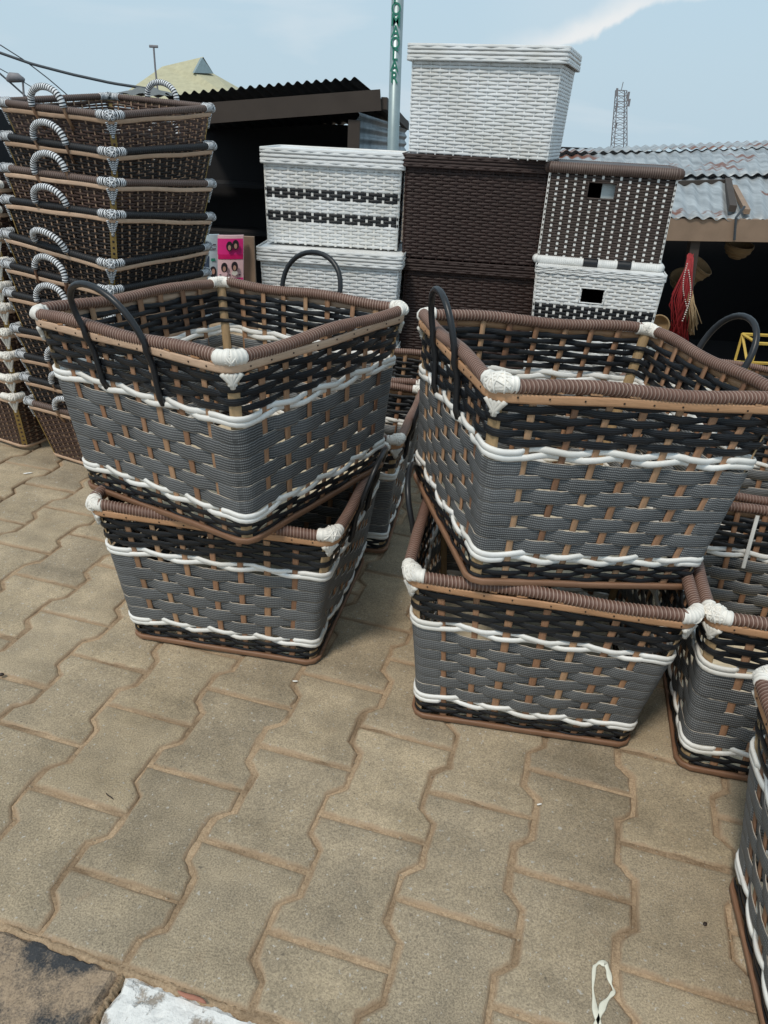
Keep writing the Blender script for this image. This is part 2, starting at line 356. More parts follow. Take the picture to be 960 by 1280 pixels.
def strand(W, v, n, phase, width, thick, amp, samp=4, flat=.7, vw=0., squash=.0, jit=0., rng=None, keep=None, round_=False, flatsec=False, over=False):
    m = n*samp; t = np.arange(m)/m; ph = PI*(t*n)+phase*PI
    if squash: t = t
    c = np.cos(ph); o = np.sign(c)*np.abs(c)**flat
    if over:
        dc = np.abs(((t*4+.5) % 1)-.5)/4*n; o = np.where(dc < .9, np.maximum(o, 1.35-.5*dc), o)
    vv = v + vw*np.sin(ph)
    if rng is not None and jit:
        vv = vv + jit*(np.sin(2*PI*t*3+rng.uniform(0, 6.3))*.6+np.sin(2*PI*t*11+rng.uniform(0, 6.3))*.4) + rng.normal(0, jit*.25, m)
    P, N_, B = W.at(t, vv, amp*o)
    wd = width*(1-squash*(.5-.5*o))
    if round_:
        th = np.arange(6)*PI/3; cs = np.stack([np.cos(th)*.5, np.sin(th)*.5], 1); lu = np.arange(6)/6
    elif flatsec: cs, lu = FLAT, FUV
    else: cs, lu = LENS, LUV
    sh = np.stack([cs[None, :, 0]*wd[:, None], np.broadcast_to(cs[:, 1]*thick, (m, len(cs)))], -1)
    L = np.linalg.norm(np.roll(P, -1, 0)-P, axis=1); u = np.concatenate([[0], np.cumsum(L)[:-1]])
    V, Q, U = sweep(P, None, closed=True, shape=sh, A=B, B=N_, uvu=u); U[:, 1] = np.tile(lu, m)
    if keep is not None:
        k = len(cs); seg = Q[:, 0]//k; Q = Q[keep((t[seg]+.5/m) % 1, v)]
    return V, Q, U
def ribbon(W, v, off, width, thick, m=160, t0=0., t1=1., wob=0., seed=0, taper=False):
    closed = (t1-t0) >= 1; t = t0+(t1-t0)*(np.arange(m)/m if closed else np.linspace(0, 1, m))
    vv = v+wob*(np.sin(2*PI*t*2+seed)+.5*np.sin(2*PI*t*7+2*seed))
    P, N_, B = W.at(t, vv, off)
    cs = np.array([(-.5, -.5), (-.5, .35), (-.3, .5), (.3, .5), (.5, .35), (.5, -.5)])*np.array([width, thick])
    L = np.linalg.norm(np.diff(P, axis=0), axis=1); u = np.concatenate([[0], np.cumsum(L)])
    V, Q, U = sweep(P, None, closed=closed, shape=cs, A=B, B=N_, uvu=u); U[:, 1] *= .1
    return V, Q, U
def wound(P, r, pitch, per=4, k=10, depth=.12, closed=False, lean=.0):
    """a rod wound with cord: ridged tube, one uv unit per turn"""
    d = np.concatenate([[0], np.cumsum(np.linalg.norm(np.diff(P, axis=0), axis=1))]); turns = max(3, int(d[-1]/pitch)); m = turns*per+1
    x = np.linspace(0, d[-1], m); Q_ = np.stack([np.interp(x, d, P[:, i]) for i in range(3)], 1)
    u = np.linspace(0, turns, m); T, A, B = frames(Q_)
    rr = r*(1-depth*np.abs(np.cos(PI*u))**3)
    th = np.arange(k)*2*PI/k
    V = Q_[:, None]+rr[:, None, None]*(np.cos(th)[None, :, None]*A[:, None]+np.sin(th)[None, :, None]*B[:, None])+T[:, None]*(lean*r*np.sin(th)[None, :, None])
    V2, Qd, U = sweep(Q_, rr, k); V = V.reshape(-1, 3)
    U = np.stack([np.repeat(u+.5, k), np.tile(np.arange(k)/k, m)], -1)
    Qd = Qd.tolist()+[list(range(k))[::-1], list(range(len(V)-k, len(V)))]
    return V, Qd, U
def knot(mb, c, out_, tan, up, R=(.032, .024, .0165), rings=7, seed=0):
    """a ball of wound cord over the rim corner, with rings round an axis that looks up and out"""
    rg = np.random.default_rng(seed); ax = out_*.55+up*.85; ax /= np.linalg.norm(ax); e1 = tan-(tan@ax)*ax; e1 /= np.linalg.norm(e1); e2 = np.cross(ax, e1)
    nl, nk = rings*4+1, 18; V = []; U = []; p0, p1 = rg.uniform(0, 6.3, 2)
    for i in range(nl):
        la = PI*i/(nl-1); x = i/4
        for j in range(nk):
            lo = 2*PI*j/nk; w_ = x+.45*math.sin(lo+p0)*math.sin(la)+.2*math.sin(2*lo+p1)*math.sin(la)
            rr = 1-.075*abs(math.cos(PI*w_))**2.2+.035*math.sin(3*lo+p1)*math.sin(la)
            V.append(c+rr*(math.sin(la)*(math.cos(lo)*e1*R[0]+math.sin(lo)*e2*R[1])+math.cos(la)*ax*R[2])); U.append((w_+.5, j/nk))
    Q = [[i*nk+j, i*nk+(j+1) % nk, (i+1)*nk+(j+1) % nk, (i+1)*nk+j] for i in range(nl-1) for j in range(nk)]
    mb.add(V, Q, U)
    for a, dd in ((-1.25, .15), (-.8, -.35), (-.45, .3), (-.1, -.1), (.2, .42), (.55, -.3), (.95, .25), (1.35, -.2)):      # turns of cord laid over the ball
        a += rg.normal(0, .15); dd += rg.normal(0, .08); n_ = np.array([math.cos(a), math.sin(a), rg.normal(0, .2)]); n_ /= np.linalg.norm(n_); f1 = np.cross(n_, (0, 0, 1.)); f1 /= np.linalg.norm(f1); f2 = np.cross(n_, f1); q = math.sqrt(1-dd*dd)
        th = np.linspace(0, 2*PI, 25)[:-1]; S = n_*dd+q*(np.cos(th)[:, None]*f1+np.sin(th)[:, None]*f2); S = S*1.0
        P = c+S[:, :1]*e1*R[0]+S[:, 1:2]*e2*R[1]+S[:, 2:]*ax*R[2]; Vt, Qt, Ut = sweep(P, np.full(24, R[2]*.15), 6, True); Ut[:, 0] = np.repeat(np.arange(24)*.0+rg.uniform(0, 1), 6)+Ut[:, 1]*2; mb.add(Vt, Qt, Ut)

# ------------------------------------------------------------------ the striped laundry baskets
def big_basket(name, label, X, grey=6, seed=1, handles=(.875, .375), skip_handle=(), cane=None, warp=.010, group='striped laundry baskets', arch=.118, lean=(0, 0)):
    X = np.array(X); c0 = X[:4].mean(0); X = X-c0
    W = Wall(X, .10, warp, seed); rg = np.random.default_rng(seed)
    root = thing(name, label, 'basket', c0, group)
    n = 32
    def part(nm, V, Q, U, mat, **k): return link(nm, mesh(nm, V, Q, mat, U, k.pop('smooth', True)), root, **k)
    # woven rows
    gp = .475/grey
    rows = [('b', .925-i*.0365) for i in range(6)] + [('w', .700), ('w', .672)] + [('g', .645-gp*(i+.5)) for i in range(grey)] + [('w', .158), ('w', .131)] + [('b', .104-i*.0265) for i in range(4)]
    for i, (k, v) in enumerate(rows):
        ph = i % 2
        if k == 'b': V, Q, U = strand(W, v, n, ph, .0172 if v > .3 else .0130, .0030, .0048, 6, .65, flatsec=True, squash=.28, jit=.0052, rng=rg); part('black_weaver', V, Q, U, M_black)
        elif k == 'w': V, Q, U = strand(W, v, n, ph,  .0156, .0095, .0052, 6, .6, vw=.0080*(1 if ph else -1), over=True, jit=.003, rng=rg, round_=True); part('white_weaver', V, Q, U, M_white)
        else: V, Q, U = strand(W, v, n, ph, .0378*6.35/grey, .0024,   .0042, 8, .6, flatsec=True, over=True, squash=.05, jit=.0055, rng=rg); part('grey_weaver', V, Q, U, M_web)
    # upright stakes, one by one; the four corner ones are wide plates
    for i in range(n):
        corner = i % 8 == 0; t = i/n+(0 if corner else rg.normal(0, .0012)); dt = rg.normal(0, .0012)
        wd, th = (.027, .003) if corner else (rg.uniform(.0140, .0190), .0042)
        vs = np.array([.0, .25, .5, .75, .985]); P, N_, B = W.at(np.full(5, t)+np.linspace(-dt, dt, 5), vs, -.001 if corner else 0.)
        T = np.cross(B, N_); cs = np.array([(-.5, -.5), (-.5, .2), (-.25, .5), (.25, .5), (.5, .2), (.5, -.5)])*np.array([wd, th])
        V, Q, U = sweep(P, None, shape=cs, A=T, B=N_); U[:, 1] *= .05; U[:, 0] += rg.uniform(0, 9)
        part('corner_plate' if corner else 'stake', V, Q, U, M_plate if corner else M_stake)
    # rim: four wound rolls, each between two corner knots
    for k in range(4):
        t = np.linspace(k/4+.008, k/4+.242, 60); P, _, _ = W.at(t, np.full(60, 1.0), .004)
        P = P+np.array([0, 0, 1])*(.004*np.sin(np.linspace(0, 2*PI, 60)*1.5+seed+k))[:, None]
        V, Q, U = wound(P, .0152, .0088, lean=.28, depth=.16); part('rim_roll', V, Q, U, M_rim)
    V, Q, U = ribbon(W, .955, .0125, .0190, .0055, 200, wob=.0050, seed=seed); part('cane_band', V, Q, U, cane or M_cane)
    mb = MB(); mt = MB()
    for i in range(36):
        t = (i+.5+rg.uniform(-.2, .2))/36; p, N_, B = W.at(np.array([t]), np.array([.955]), .0158); p, N_, B = p[0], N_[0], B[0]; T = np.cross(B, N_)
        mb.bar(p-N_*.001, p+N_*.0012, .0032, .0032)
        p, _, _ = W.at(np.array([t+.008]), np.array([.984]), .0125); p = p[0]; w_ = rg.uniform(.006, .013)
        mt.bar(p-T*w_+B*rg.uniform(-.002, .002), p+T*w_, .006, .004, up=B)
    mb.build('nail_heads', M_nail, root, kind='stuff'); mt.build('stake_tips', M_cane, root, kind='stuff')
    # corner knots and the tails below them
    for k in range(4):
        ks = rg.uniform(.78, .98)
        p, N_, B = W.at(np.array([k/4]), np.array([1.0]), .003); p, N_, B = p[0], N_[0], B[0]; T = np.cross(B, N_)
        mb = MB(); knot(mb, p+N_*.001+B*.001, N_, T, B, R=(.032*ks, .024*ks, .0165*ks), seed=seed*7+k)
        for sg in (-1, 1):
            t = np.linspace(k/4, k/4+sg*.0135*ks, 8); P, _, _ = W.at(t, np.full(8, 1.0), .004); V, Q, U = wound(P, .0175, .007, per=4, depth=.08); mb.add(V, Q, U)
        kn = mb.build('corner_knot', M_knotw, root, smooth=True)
        mb = MB()
        for j, (a, b) in enumerate([(-.021, .003), (-.011, .006), (0, 0), (.011, -.006), (.021, -.003)]):
            v = np.linspace(.93, .868 if j != 2 else .855, 6); u_ = np.linspace(0, 1, 6); P, NN, BB = W.at(np.full(6, k/4), v, .0085)
            off = a*(1-u_)+b*u_; P = P+T*off[:, None]; mb.tube(P, .0062, 6)
        mb.build('knot_tail', M_knotw, kn, smooth=True)
    # handles of black hose, arching over the rim and let down outside the wall
    for hi, tc_ in enumerate(handles):
        if hi in skip_handle: continue
        hw = .040; P = []
        for sg in (-1, 1):
            v = np.linspace(.68, 1.0, 9); off = np.interp(v, [.68, .72, .9, .95, 1.0], [.004, .011, .013, .0235, .0235])
            L, _, _ = W.at(np.full(9, tc_+sg*hw), v, off); P.append(L)
        a, b = P[0], P[1][::-1]; p0, p1 = a[-1], b[0]; upv = a[-1]-a[-3]; upv = upv/np.linalg.norm(upv); dirv = (p1-p0)
        th = np.linspace(0, PI, 18)[1:-1]; arc = [(p0+p1)/2-math.cos(x)*dirv/2*(1+.06*math.sin(x))+(upv*arch+dirv*lean[hi])*math.sin(x)**.85 for x in th]
        A_ = np.vstack([a, arc, b]); V, Q, U = sweep(A_, np.full(len(A_), .0076), 10); Q = Q.tolist()+[list(range(10))[::-1], list(range(len(V)-10, len(V)))]
        link('handle', mesh('handle', V, Q, M_rubber, U), root)
    # base: a cane hoop and a pale board inside
    V, Q, U = ribbon(W, .004, .0075, .0150, .0095, 120, wob=.0028, seed=seed*3); part('base_hoop', V, Q, U, M_hoop)
    t = np.linspace(0, 1, 49)[:-1]; P0 = W.pos(t, np.full(48, .022)); cc = P0.mean(0); P0 = cc+(P0-cc)*.975; P1 = P0+np.array([0, 0, .006])
    mb = MB(); mb.add(np.vstack([P0, P1]), [list(range(48))[::-1], list(range(48, 96))]+[[i, (i+1) % 48, 48+(i+1) % 48, 48+i] for i in range(48)]); mb.build('base_board', M_ply, root)
    return root, W

# ------------------------------------------------------------------ ground: terrain sheet, sand bed, pavers, kerb
GG, GU, GOX, GOY = -.3032, None, None, None
PW, PL = .2222, .2879                               # paver column width, paver length
GA = -.264; O = np.array([-.3032, 3.6685])*PW       # grid angle and origin (column 4, joint 0)
gx, gy = np.array([math.cos(GA), math.sin(GA)]), np.array([-math.sin(GA), math.cos(GA)])
def grid(u, v):                                     # u in columns from column 4's middle, v in paver lengths
    p = O+(u-4)*PW*gx+v*PL*gy; return np.array([p[0], p[1], 0.])
mb = MB()
ys = [-3, 4.6, 5.3, 45, 900]; zs = [-.06, -.06, -.85, -.9, -75]; xs = [-900, -12, 12, 900]
V = [(x, y, z) for y, z in zip(ys, zs) for x in xs]; mb.add(V, [[j*4+i, j*4+i+1, j*4+i+5, j*4+i+4] for j in range(4) for i in range(3)])
mb.build('ground', M_dirt, kind='structure')
from mathutils import noise as mn
mb = MB(); q = [grid(-14, -.5), grid(18, -.5), grid(18, 15.5), grid(-14, 15.5)]
mb.add([(p[0], p[1], -.0140) for p in q]+[(p[0], p[1], -.058) for p in q], [[0, 1, 2, 3], [0, 4, 5, 1], [1, 5, 6, 2], [2, 6, 7, 3], [3, 7, 4, 0]])
bed = mb.build('pavement', M_bed, kind='structure')
mb = MB(); ui = np.arange(-4.2, 10.4, .052); vi = np.arange(-.5, 7.6, .042); V = []
for v_ in vi:
    for u_ in ui:
        p = O+(u_-4)*PW*gx+v_*PL*gy; f = mn.noise((p[0]*9, p[1]*9, 0))*.6+mn.noise((p[0]*31, p[1]*31, 3))*.4
        V.append((p[0], p[1], min(-.0044, -.0078+.0072*f)))
nu = len(ui); mb.add(V, [[a*nu+b, a*nu+b+1, (a+1)*nu+b+1, (a+1)*nu+b] for a in range(len(vi)-1) for b in range(nu-1)])
mb.build('joint_sand', M_bed, bed, smooth=True, kind='stuff')
def paver_mesh(seed, half=False):
    rg = np.random.default_rng(seed); a = .078*PW; hw, L = PW/2, PL/2; g = .0035
    prof = [(-L, a), (-.30*PL, a), (-.19*PL, -a), (.19*PL, -a), (.30*PL, a), (L, a)]      # (v, bulge) on the right-hand side
    if half: prof = [(0, -a), (.19*PL, -a), (.30*PL, a), (L, a)]
    R_ = []
    for i, (v, b) in enumerate(prof):
        R_.append((hw+b, v))
        if i < len(prof)-1:
            v2, b2 = prof[i+1]
            for f in ((.33, .67) if abs(v2-v) > .1*PL else (.5,)): R_.append((hw+b+(b2-b)*f, v+(v2-v)*f))
    Lf = [(-x, v) for x, v in R_[::-1]]
    O_ = np.array(R_+Lf); c = O_.mean(0)
    def inset(P, d):                                # move every point inward along its mitre
        n = len(P); A = P-np.roll(P, 1, 0); B = np.roll(P, -1, 0)-P; A /= np.linalg.norm(A, axis=1)[:, None]; B /= np.linalg.norm(B, axis=1)[:, None]
        na = np.stack([-A[:, 1], A[:, 0]], 1); nb = np.stack([-B[:, 1], B[:, 0]], 1); m_ = na+nb; m_ /= np.linalg.norm(m_, axis=1)[:, None]; k = 1/np.maximum(.5, (m_*na).sum(1))
        return P+m_*(d*k)[:, None]
    o1 = inset(O_, g)+rg.normal(0, .0009, O_.shape); n = len(o1)
    o2 = inset(o1, .0042)+rg.normal(0, .0006, O_.shape); o3 = inset(o1, .0105)
    z = lambda P, h: np.column_stack([P, np.full(n, h)])
    V = np.vstack([z(o1, -.04), z(o1, -.0085), z(o2, -.0028), z(o3, 0)]); Q = [[r*n+i, r*n+(i+1) % n, (r+1)*n+(i+1) % n, (r+1)*n+i] for r in range(3) for i in range(n)]+[[3*n+n-1-i, 3*n+n-2-i, 3*n+i+1, 3*n+i][::-1] for i in range(n//2-1)]
    me = mesh('paver', V, Q, M_paver, V[:, :2], True)
    at_ = me.attributes.new('edge', 'FLOAT', 'POINT'); at_.data.foreach_set('value', np.repeat([1., 1., .85, .25], n).astype(np.float32))
    return me
pavers = [paver_mesh(k) for k in range(5)]; halves = [paver_mesh(9, True)]
cells = []
for u in range(-9, 16):
    for k in range(-1, 16):
        if u % 2: v = k+.5-.0; c = grid(u, k+.0)
        else: c = grid(u, k+.5); 
        if u % 2 == 0 and k < 0:
            c = grid(u, -.5); half = True
        elif u % 2 and k < 0: continue
        else: half = False
        # only where the photograph shows the pavement
        q = (c-CAM); dpt = q@FW
        if dpt < .2: continue
        px, py = 480+F*(q@RX)/dpt, 640-F*(q@UP)/dpt
        if -260 < px < 1230 and 470 < py < 1600 and c[1] < 4.45: cells.append((dpt, u, k, c, half))
cells.sort(key=lambda t: t[0])
far = MB(); rg = np.random.default_rng(3)
for i, (dpt, u, k, c, half) in enumerate(cells):
    rz = GA+rg.normal(0, .006); loc = (c[0]+rg.normal(0, .0011), c[1]+rg.normal(0, .0011), rg.uniform(-.0028, 0)); me = halves[0] if half else pavers[rg.integers(5)]
    if i < 300:
        o = link('paver', me, bed); o.location = loc; o.rotation_euler = (rg.normal(0, .0035), rg.normal(0, .0035), rz+(PI if (not half and rg.random() < .5) else 0))
    else:
        co = np.empty(len(me.vertices)*3); me.vertices.foreach_get('co', co); co = co.reshape(-1, 3); cs, sn = math.cos(rz), math.sin(rz)
        far.add(np.column_stack([co[:, 0]*cs-co[:, 1]*sn+loc[0], co[:, 0]*sn+co[:, 1]*cs+loc[1], co[:, 2]+loc[2]]), [list(p.vertices) for p in me.polygons])
if far.n: far.build('far_pavers', M_paver, bed, smooth=True, kind='stuff')

# kerb row along the cut edge of the paving
def kerb(name, mat, u0, u1, label, cat, z=-.006, depth=.36):
    a, b, c, d = grid(u0, -.515), grid(u1, -.515), grid(u1, -.515-depth/PL), grid(u0, -.515-depth/PL)
    n1, n2 = 90, 30; V = []; 
    rgk = np.random.default_rng(5)
    for j in range(n2):
        for i in range(n1):
            p = (a*(1-i/(n1-1))+b*i/(n1-1))*(1-j/(n2-1))+(d*(1-i/(n1-1))+c*i/(n1-1))*j/(n2-1)
            e = min(i, n1-1-i, j, n2-1-j) == 0
            w1 = .0045 if e else .001
            V.append((p[0]+rgk.normal(0, w1), p[1]+rgk.normal(0, w1), z-(rgk.uniform(.004, .016) if e else 0)+rgk.normal(0, .0013)))
    Q = [[j*n1+i+1, j*n1+i, (j+1)*n1+i, (j+1)*n1+i+1] for j in range(n2-1) for i in range(n1-1)]
    base = len(V); V += [(p[0], p[1], -.055) for p in (a, b, c, d)]
    rim_ = list(range(n1)); Q += [[i, i+1, base+1, base] for i in (0,)][:0]
    Q.append(list(range(n1))+[base+1, base]); Q.append([n1*(n2-1)+i for i in range(n1-1, -1, -1)]+[base+3, base+2]); Q.append([n1*j+n1-1 for j in range(n2)]+[base+2, base+1]); Q.append([n1*j for j in range(n2-1, -1, -1)]+[base, base+3])
    mbk = MB(); mbk.add(V, Q); return mbk.build(name, mat, kind='structure')
def u_of(p): d = np.array([p[0], p[1]])-O; return (d@gx)/PW+4
us = u_of(on_ground(150, 1218))
kerb('kerb', M_kd, us-5, us-.03, '', ''); kerb('kerb', M_kw, us+.03, us+5, '', '')
# sand drifted along the cut edge and the kerb joint
mb = MB(); rgd = np.random.default_rng(31); nn_ = 260
for a_, b_, wd_ in ((grid(us-3, -.512), grid(us+4, -.512), .016), (grid(us, -.52), grid(us, -1.6), .010)):
    t = np.linspace(0, 1, nn_); P = a_+(b_-a_)*t[:, None]; d_ = (b_-a_)/np.linalg.norm(b_-a_); n_ = np.array([-d_[1], d_[0], 0]); rows_ = []
    for q_, h_ in ((-1, -.022), (-.45, -.0075), (0, -.0055), (.45, -.0075), (1, -.022)):
        wv = wd_*np.array([max(.15, .8+1.1*mn.noise((x*40, q_*2, wd_*900))) for x in t]); rows_.append(P+n_*(q_*wv)[:, None]+np.array([0, 0, 1])*(h_+.0012*rgd.normal(size=nn_))[:, None])
    V = np.concatenate(rows_); mb.add(V, [[r*nn_+i, r*nn_+i+1, (r+1)*nn_+i+1, (r+1)*nn_+i] for r in range(4) for i in range(nn_-1)])
mb.build('drifted_sand', M_bed, bed, smooth=True, kind='stuff')
# grit, litter, twigs
mb = MB(); rg = np.random.default_rng(11)
for i in range(1500):
    if i < 900:      # gathered in the joints
        u = rg.integers(-4, 12); k = rg.uniform(-.4, 12); e = .5 if rg.random() < .7 else None
        if e: c = grid(u+.5+(.07 if (k+.5*(u % 2)) % 1 < .5 else -.07)*rg.choice([-1, 1]), k)
        else: c = grid(u+rg.uniform(-.4, .4), math.floor(k)+(.5 if u % 2 else 0))
        c = c+np.array([rg.normal(0, .006), rg.normal(0, .006), -.002])
    else: c = grid(rg.uniform(-4, 12), rg.uniform(-.4, 12))+np.array([0, 0, .0005])
    r = rg.uniform(.0008, .0024)*(1.6 if rg.random() < .08 else 1); rr = rg.uniform(.6, 1.3, (6, 1))
    mb.add(c+r*rr*np.array([(1, 0, 0), (0, 1, 0), (-1, 0, 0), (0, -1, 0), (0, 0, .8), (0, 0, -.8)]), [[0, 1, 4], [1, 2, 4], [2, 3, 4], [3, 0, 4], [1, 0, 5], [2, 1, 5], [3, 2, 5], [0, 3, 5]])
mb.build('grit', plain('grit_stone', (.34, .27, .19), .9, var=.6, scale=300), kind='stuff')
def chip(name, label, cat, px, py, L, W_, H_, rz, mat, px2=None):
    p = on_ground(px, py); rg = np.random.default_rng(int(px)); n = 9; x = np.linspace(-1, 1, n)
    P = np.stack([x*L/2, np.sin(x*2.2)*L*.06, np.full(n, H_/2+.0008)], 1); sh = np.stack([np.column_stack([np.cos(np.arange(6)*PI/3)*W_/2, np.sin(np.arange(6)*PI/3)*H_/2])*max(.25, math.sqrt(1-.92*a*a))*rg.uniform(.9, 1.1) for a in x])
    A_ = np.tile([0, 1., 0], (n, 1)); B_ = np.tile([0, 0, 1.], (n, 1)); V, Q, U = sweep(P, None, shape=sh, A=A_, B=B_); mbx = MB(); mbx.add(V, Q.tolist()+[list(range(6))[::-1], list(range(len(V)-6, len(V)))], U)
    o = mbx.build(name, mat, smooth=True, label=label, category=cat); o.location = p; o.rotation_euler = (0, 0, rz)
chip('litter_chip', 'small pale husk lying on the paving near the brown baskets', 'litter', 35, 592, .036, .009, .004, .25, M_white)
chip('litter_chip', 'tiny white chip on the paving in front of the left basket pair', 'litter', 369, 852, .015, .006, .003, -.1, M_white)
chip('twig', 'short dark twig on a paver at the lower left', 'twig', 137, 996, .030, .0028, .0028, -.75, M_nail)
chip('litter_chip', 'tiny white flake in a joint below the right basket pair', 'litter', 674, 1006, .012, .005, .003, .1, M_white)
chip('brick_shard', 'thin red clay shard at the edge of the white kerb', 'shard', 240, 1248, .058, .010, .007, -.42, M_brick)
chip('pebble', 'dark round pebble on the paving at the left edge', 'pebble', 2, 845, .016, .012, .009, 0, M_nail)
chip('pebble', 'small brown pebble on the paver at lower right', 'pebble', 881, 1156, .010, .008, .005, .3, M_nail)
mb = MB(); lp = [(752, 1290), (744, 1262), (741, 1235), (743, 1208), (749, 1203), (757, 1204), (761, 1215), (763, 1228), (768, 1239), (762, 1246), (754, 1256), (750, 1268), (744, 1284)]
P = np.array([on_ground(*q_, z=.001) for q_ in lp]); t = np.linspace(0, len(P)-1, 60); P = np.stack([np.interp(t, range(len(lp)), P[:, i]) for i in range(3)], 1)
wv = .0042*(1+.7*np.sin(t*2.3)*np.sin(t*1.1)); sh = np.stack([np.array([(-1, -.0006), (-.7, .0005), (.7, .0005), (1, -.0006)])*np.array([w_, 1]) for w_ in wv])
T, A_, B_ = frames(P); Z_ = np.tile([0, 0, 1.], (60, 1)); V, Q, U = sweep(P, None, shape=sh, A=np.cross(T, Z_), B=Z_); mb.add(V, Q, U)
mb.build('paint_splash', M_wpaint, smooth=True, label='looped dribble of white paint dried on the paving', category='paint')

# ------------------------------------------------------------------ the big baskets
BB_ = [[-.727, 1.725, 0.0], [-.183, 1.637, 0.0], [-.073, 2.218, 0.0], [-.623, 2.311, 0.0], [-.791, 1.71, .461], [-.13, 1.593, .467], [-.011, 2.228, .456], [-.675, 2.352, .463]]
DD_ = [[.114, 1.453, 0.0], [.656, 1.378, 0.0], [.75, 1.936, 0.0], [.213, 2.023, 0.0], [.069, 1.421, .477], [.703, 1.313, .469], [.808, 1.978, .472], [.172, 2.082, .472]]
AA_ = [[-.329, 1.509, .484], [-.013, 2.009, .490], [-.528, 2.328, .465], [-.842, 1.827, .458], [-.336, 1.464, .955], [.023, 2.02, .952], [-.567, 2.39, .925], [-.913, 1.838, .937]]
CC_ = [[.205, 1.357, .507], [.738, 1.463, .452], [.632, 2.004, .456], [.09, 1.896, .508], [.204, 1.329, .975], [.836, 1.463, .925], [.723, 2.05, .92], [.079, 1.913, .964]]
def box8(x, y, ps, tx, ty, bx, by, h):
    c, s = math.cos(ps), math.sin(ps); f = lambda a, b, z: [x+a*c-b*s, y+a*s+b*c, z]
    return [f(-bx, -by, .008), f(bx, -by, .008), f(bx, by, .008), f(-bx, by, .008), f(-tx, -ty, h), f(tx, -ty, h), f(tx, ty, h), f(-tx, ty, h)]
def up(X): return [[a, b, max(c, .010)] for a, b, c in X]
big_basket('striped_basket', 'black, grey and white basket standing on the paving under the left tilted one', up(BB_), 6, 2, cane=M_cane)
big_basket('striped_basket', 'black, grey and white open basket turned cornerwise on top of the left pair', AA_, 6, 3, cane=M_canel, lean=(-.12, 0))
big_basket('striped_basket', 'black, grey and white basket standing on the paving under the right front one', up(DD_), 7, 4, cane=M_cane)
big_basket('striped_basket', 'large black, grey and white open basket on top of the right front pair', CC_, 7, 5, cane=M_cane)
EE_ = [[.782, 1.32, 0.0], [1.337, 1.204, 0.0], [1.44, 1.76, 0.0], [.905, 1.86, 0.0], [.745, 1.318, .474], [1.377, 1.166, .466], [1.49, 1.75, .466], [.872, 1.90, .462]]
eb, eW = big_basket('striped_basket', 'striped basket with a white corner knot, right beside the lower right front one', up(EE_), 6, 6)
FF_ = [[.687, .447, .01], [1.23, .33, .01], [1.33, .90, .01], [.788, .997, .01], [.655, .46, .464], [1.29, .33, .464], [1.40, 1.02, .464], [.775, 1.135, .464]]
big_basket('striped_basket', 'striped basket cut off by the lower right edge of the photo', FF_, 7, 7)
GGx = [[1.0, 2.02, .01], [1.52, 1.92, .01], [1.62, 2.44, .01], [1.10, 2.54, .01], [.93, 1.98, .462], [1.55, 1.86, .462], [1.66, 2.48, .462], [1.05, 2.60, .462]]
big_basket('striped_basket', 'striped basket directly behind the right edge one, seen past the big top basket', GGx, 6, 8)
HH_ = box8(1.42, 3.12, -.50, .33, .33, .28, .28, .464)
big_basket('striped_basket', 'rearmost striped basket on the right, its rim before the dark stall', HH_, 6, 9)
JJ_ = [[-.559, 2.363, 0.0], [.002, 2.269, 0.0], [.07, 2.753, 0.0], [-.486, 2.838, 0.0], [-.613, 2.323, .465], [.033, 2.227, .473], [.124, 2.789, .459], [-.525, 2.893, .465]]
big_basket('striped_basket', 'striped basket in the gap between the two tall pairs, white knot nearest', up(JJ_), 6, 10)
KK_ = [[-.456, 2.996, 0.0], [.096, 2.901, 0.0], [.17, 3.335, 0.0], [-.381, 3.43, 0.0], [-.514, 2.957, .464], [.137, 2.848, .470], [.227, 3.31, .453], [-.422, 3.42, .464]]
big_basket('striped_basket', 'striped basket at the back of the gap, just before the dark brown hampers', up(KK_), 6, 11)
# the white straps crossing inside the right edge basket
mb = MB(); W = eW; v = np.linspace(.98, .60, 8); P, N_, B = W.at(np.full(8, .668), v, -.012); T = np.cross(B, N_)
V, Q, U = sweep(P, None, shape=LENS*np.array([.012, .003]), A=T, B=-N_); mb.add(V, Q, U); mb.build('white_strap', M_white, eb, smooth=True)

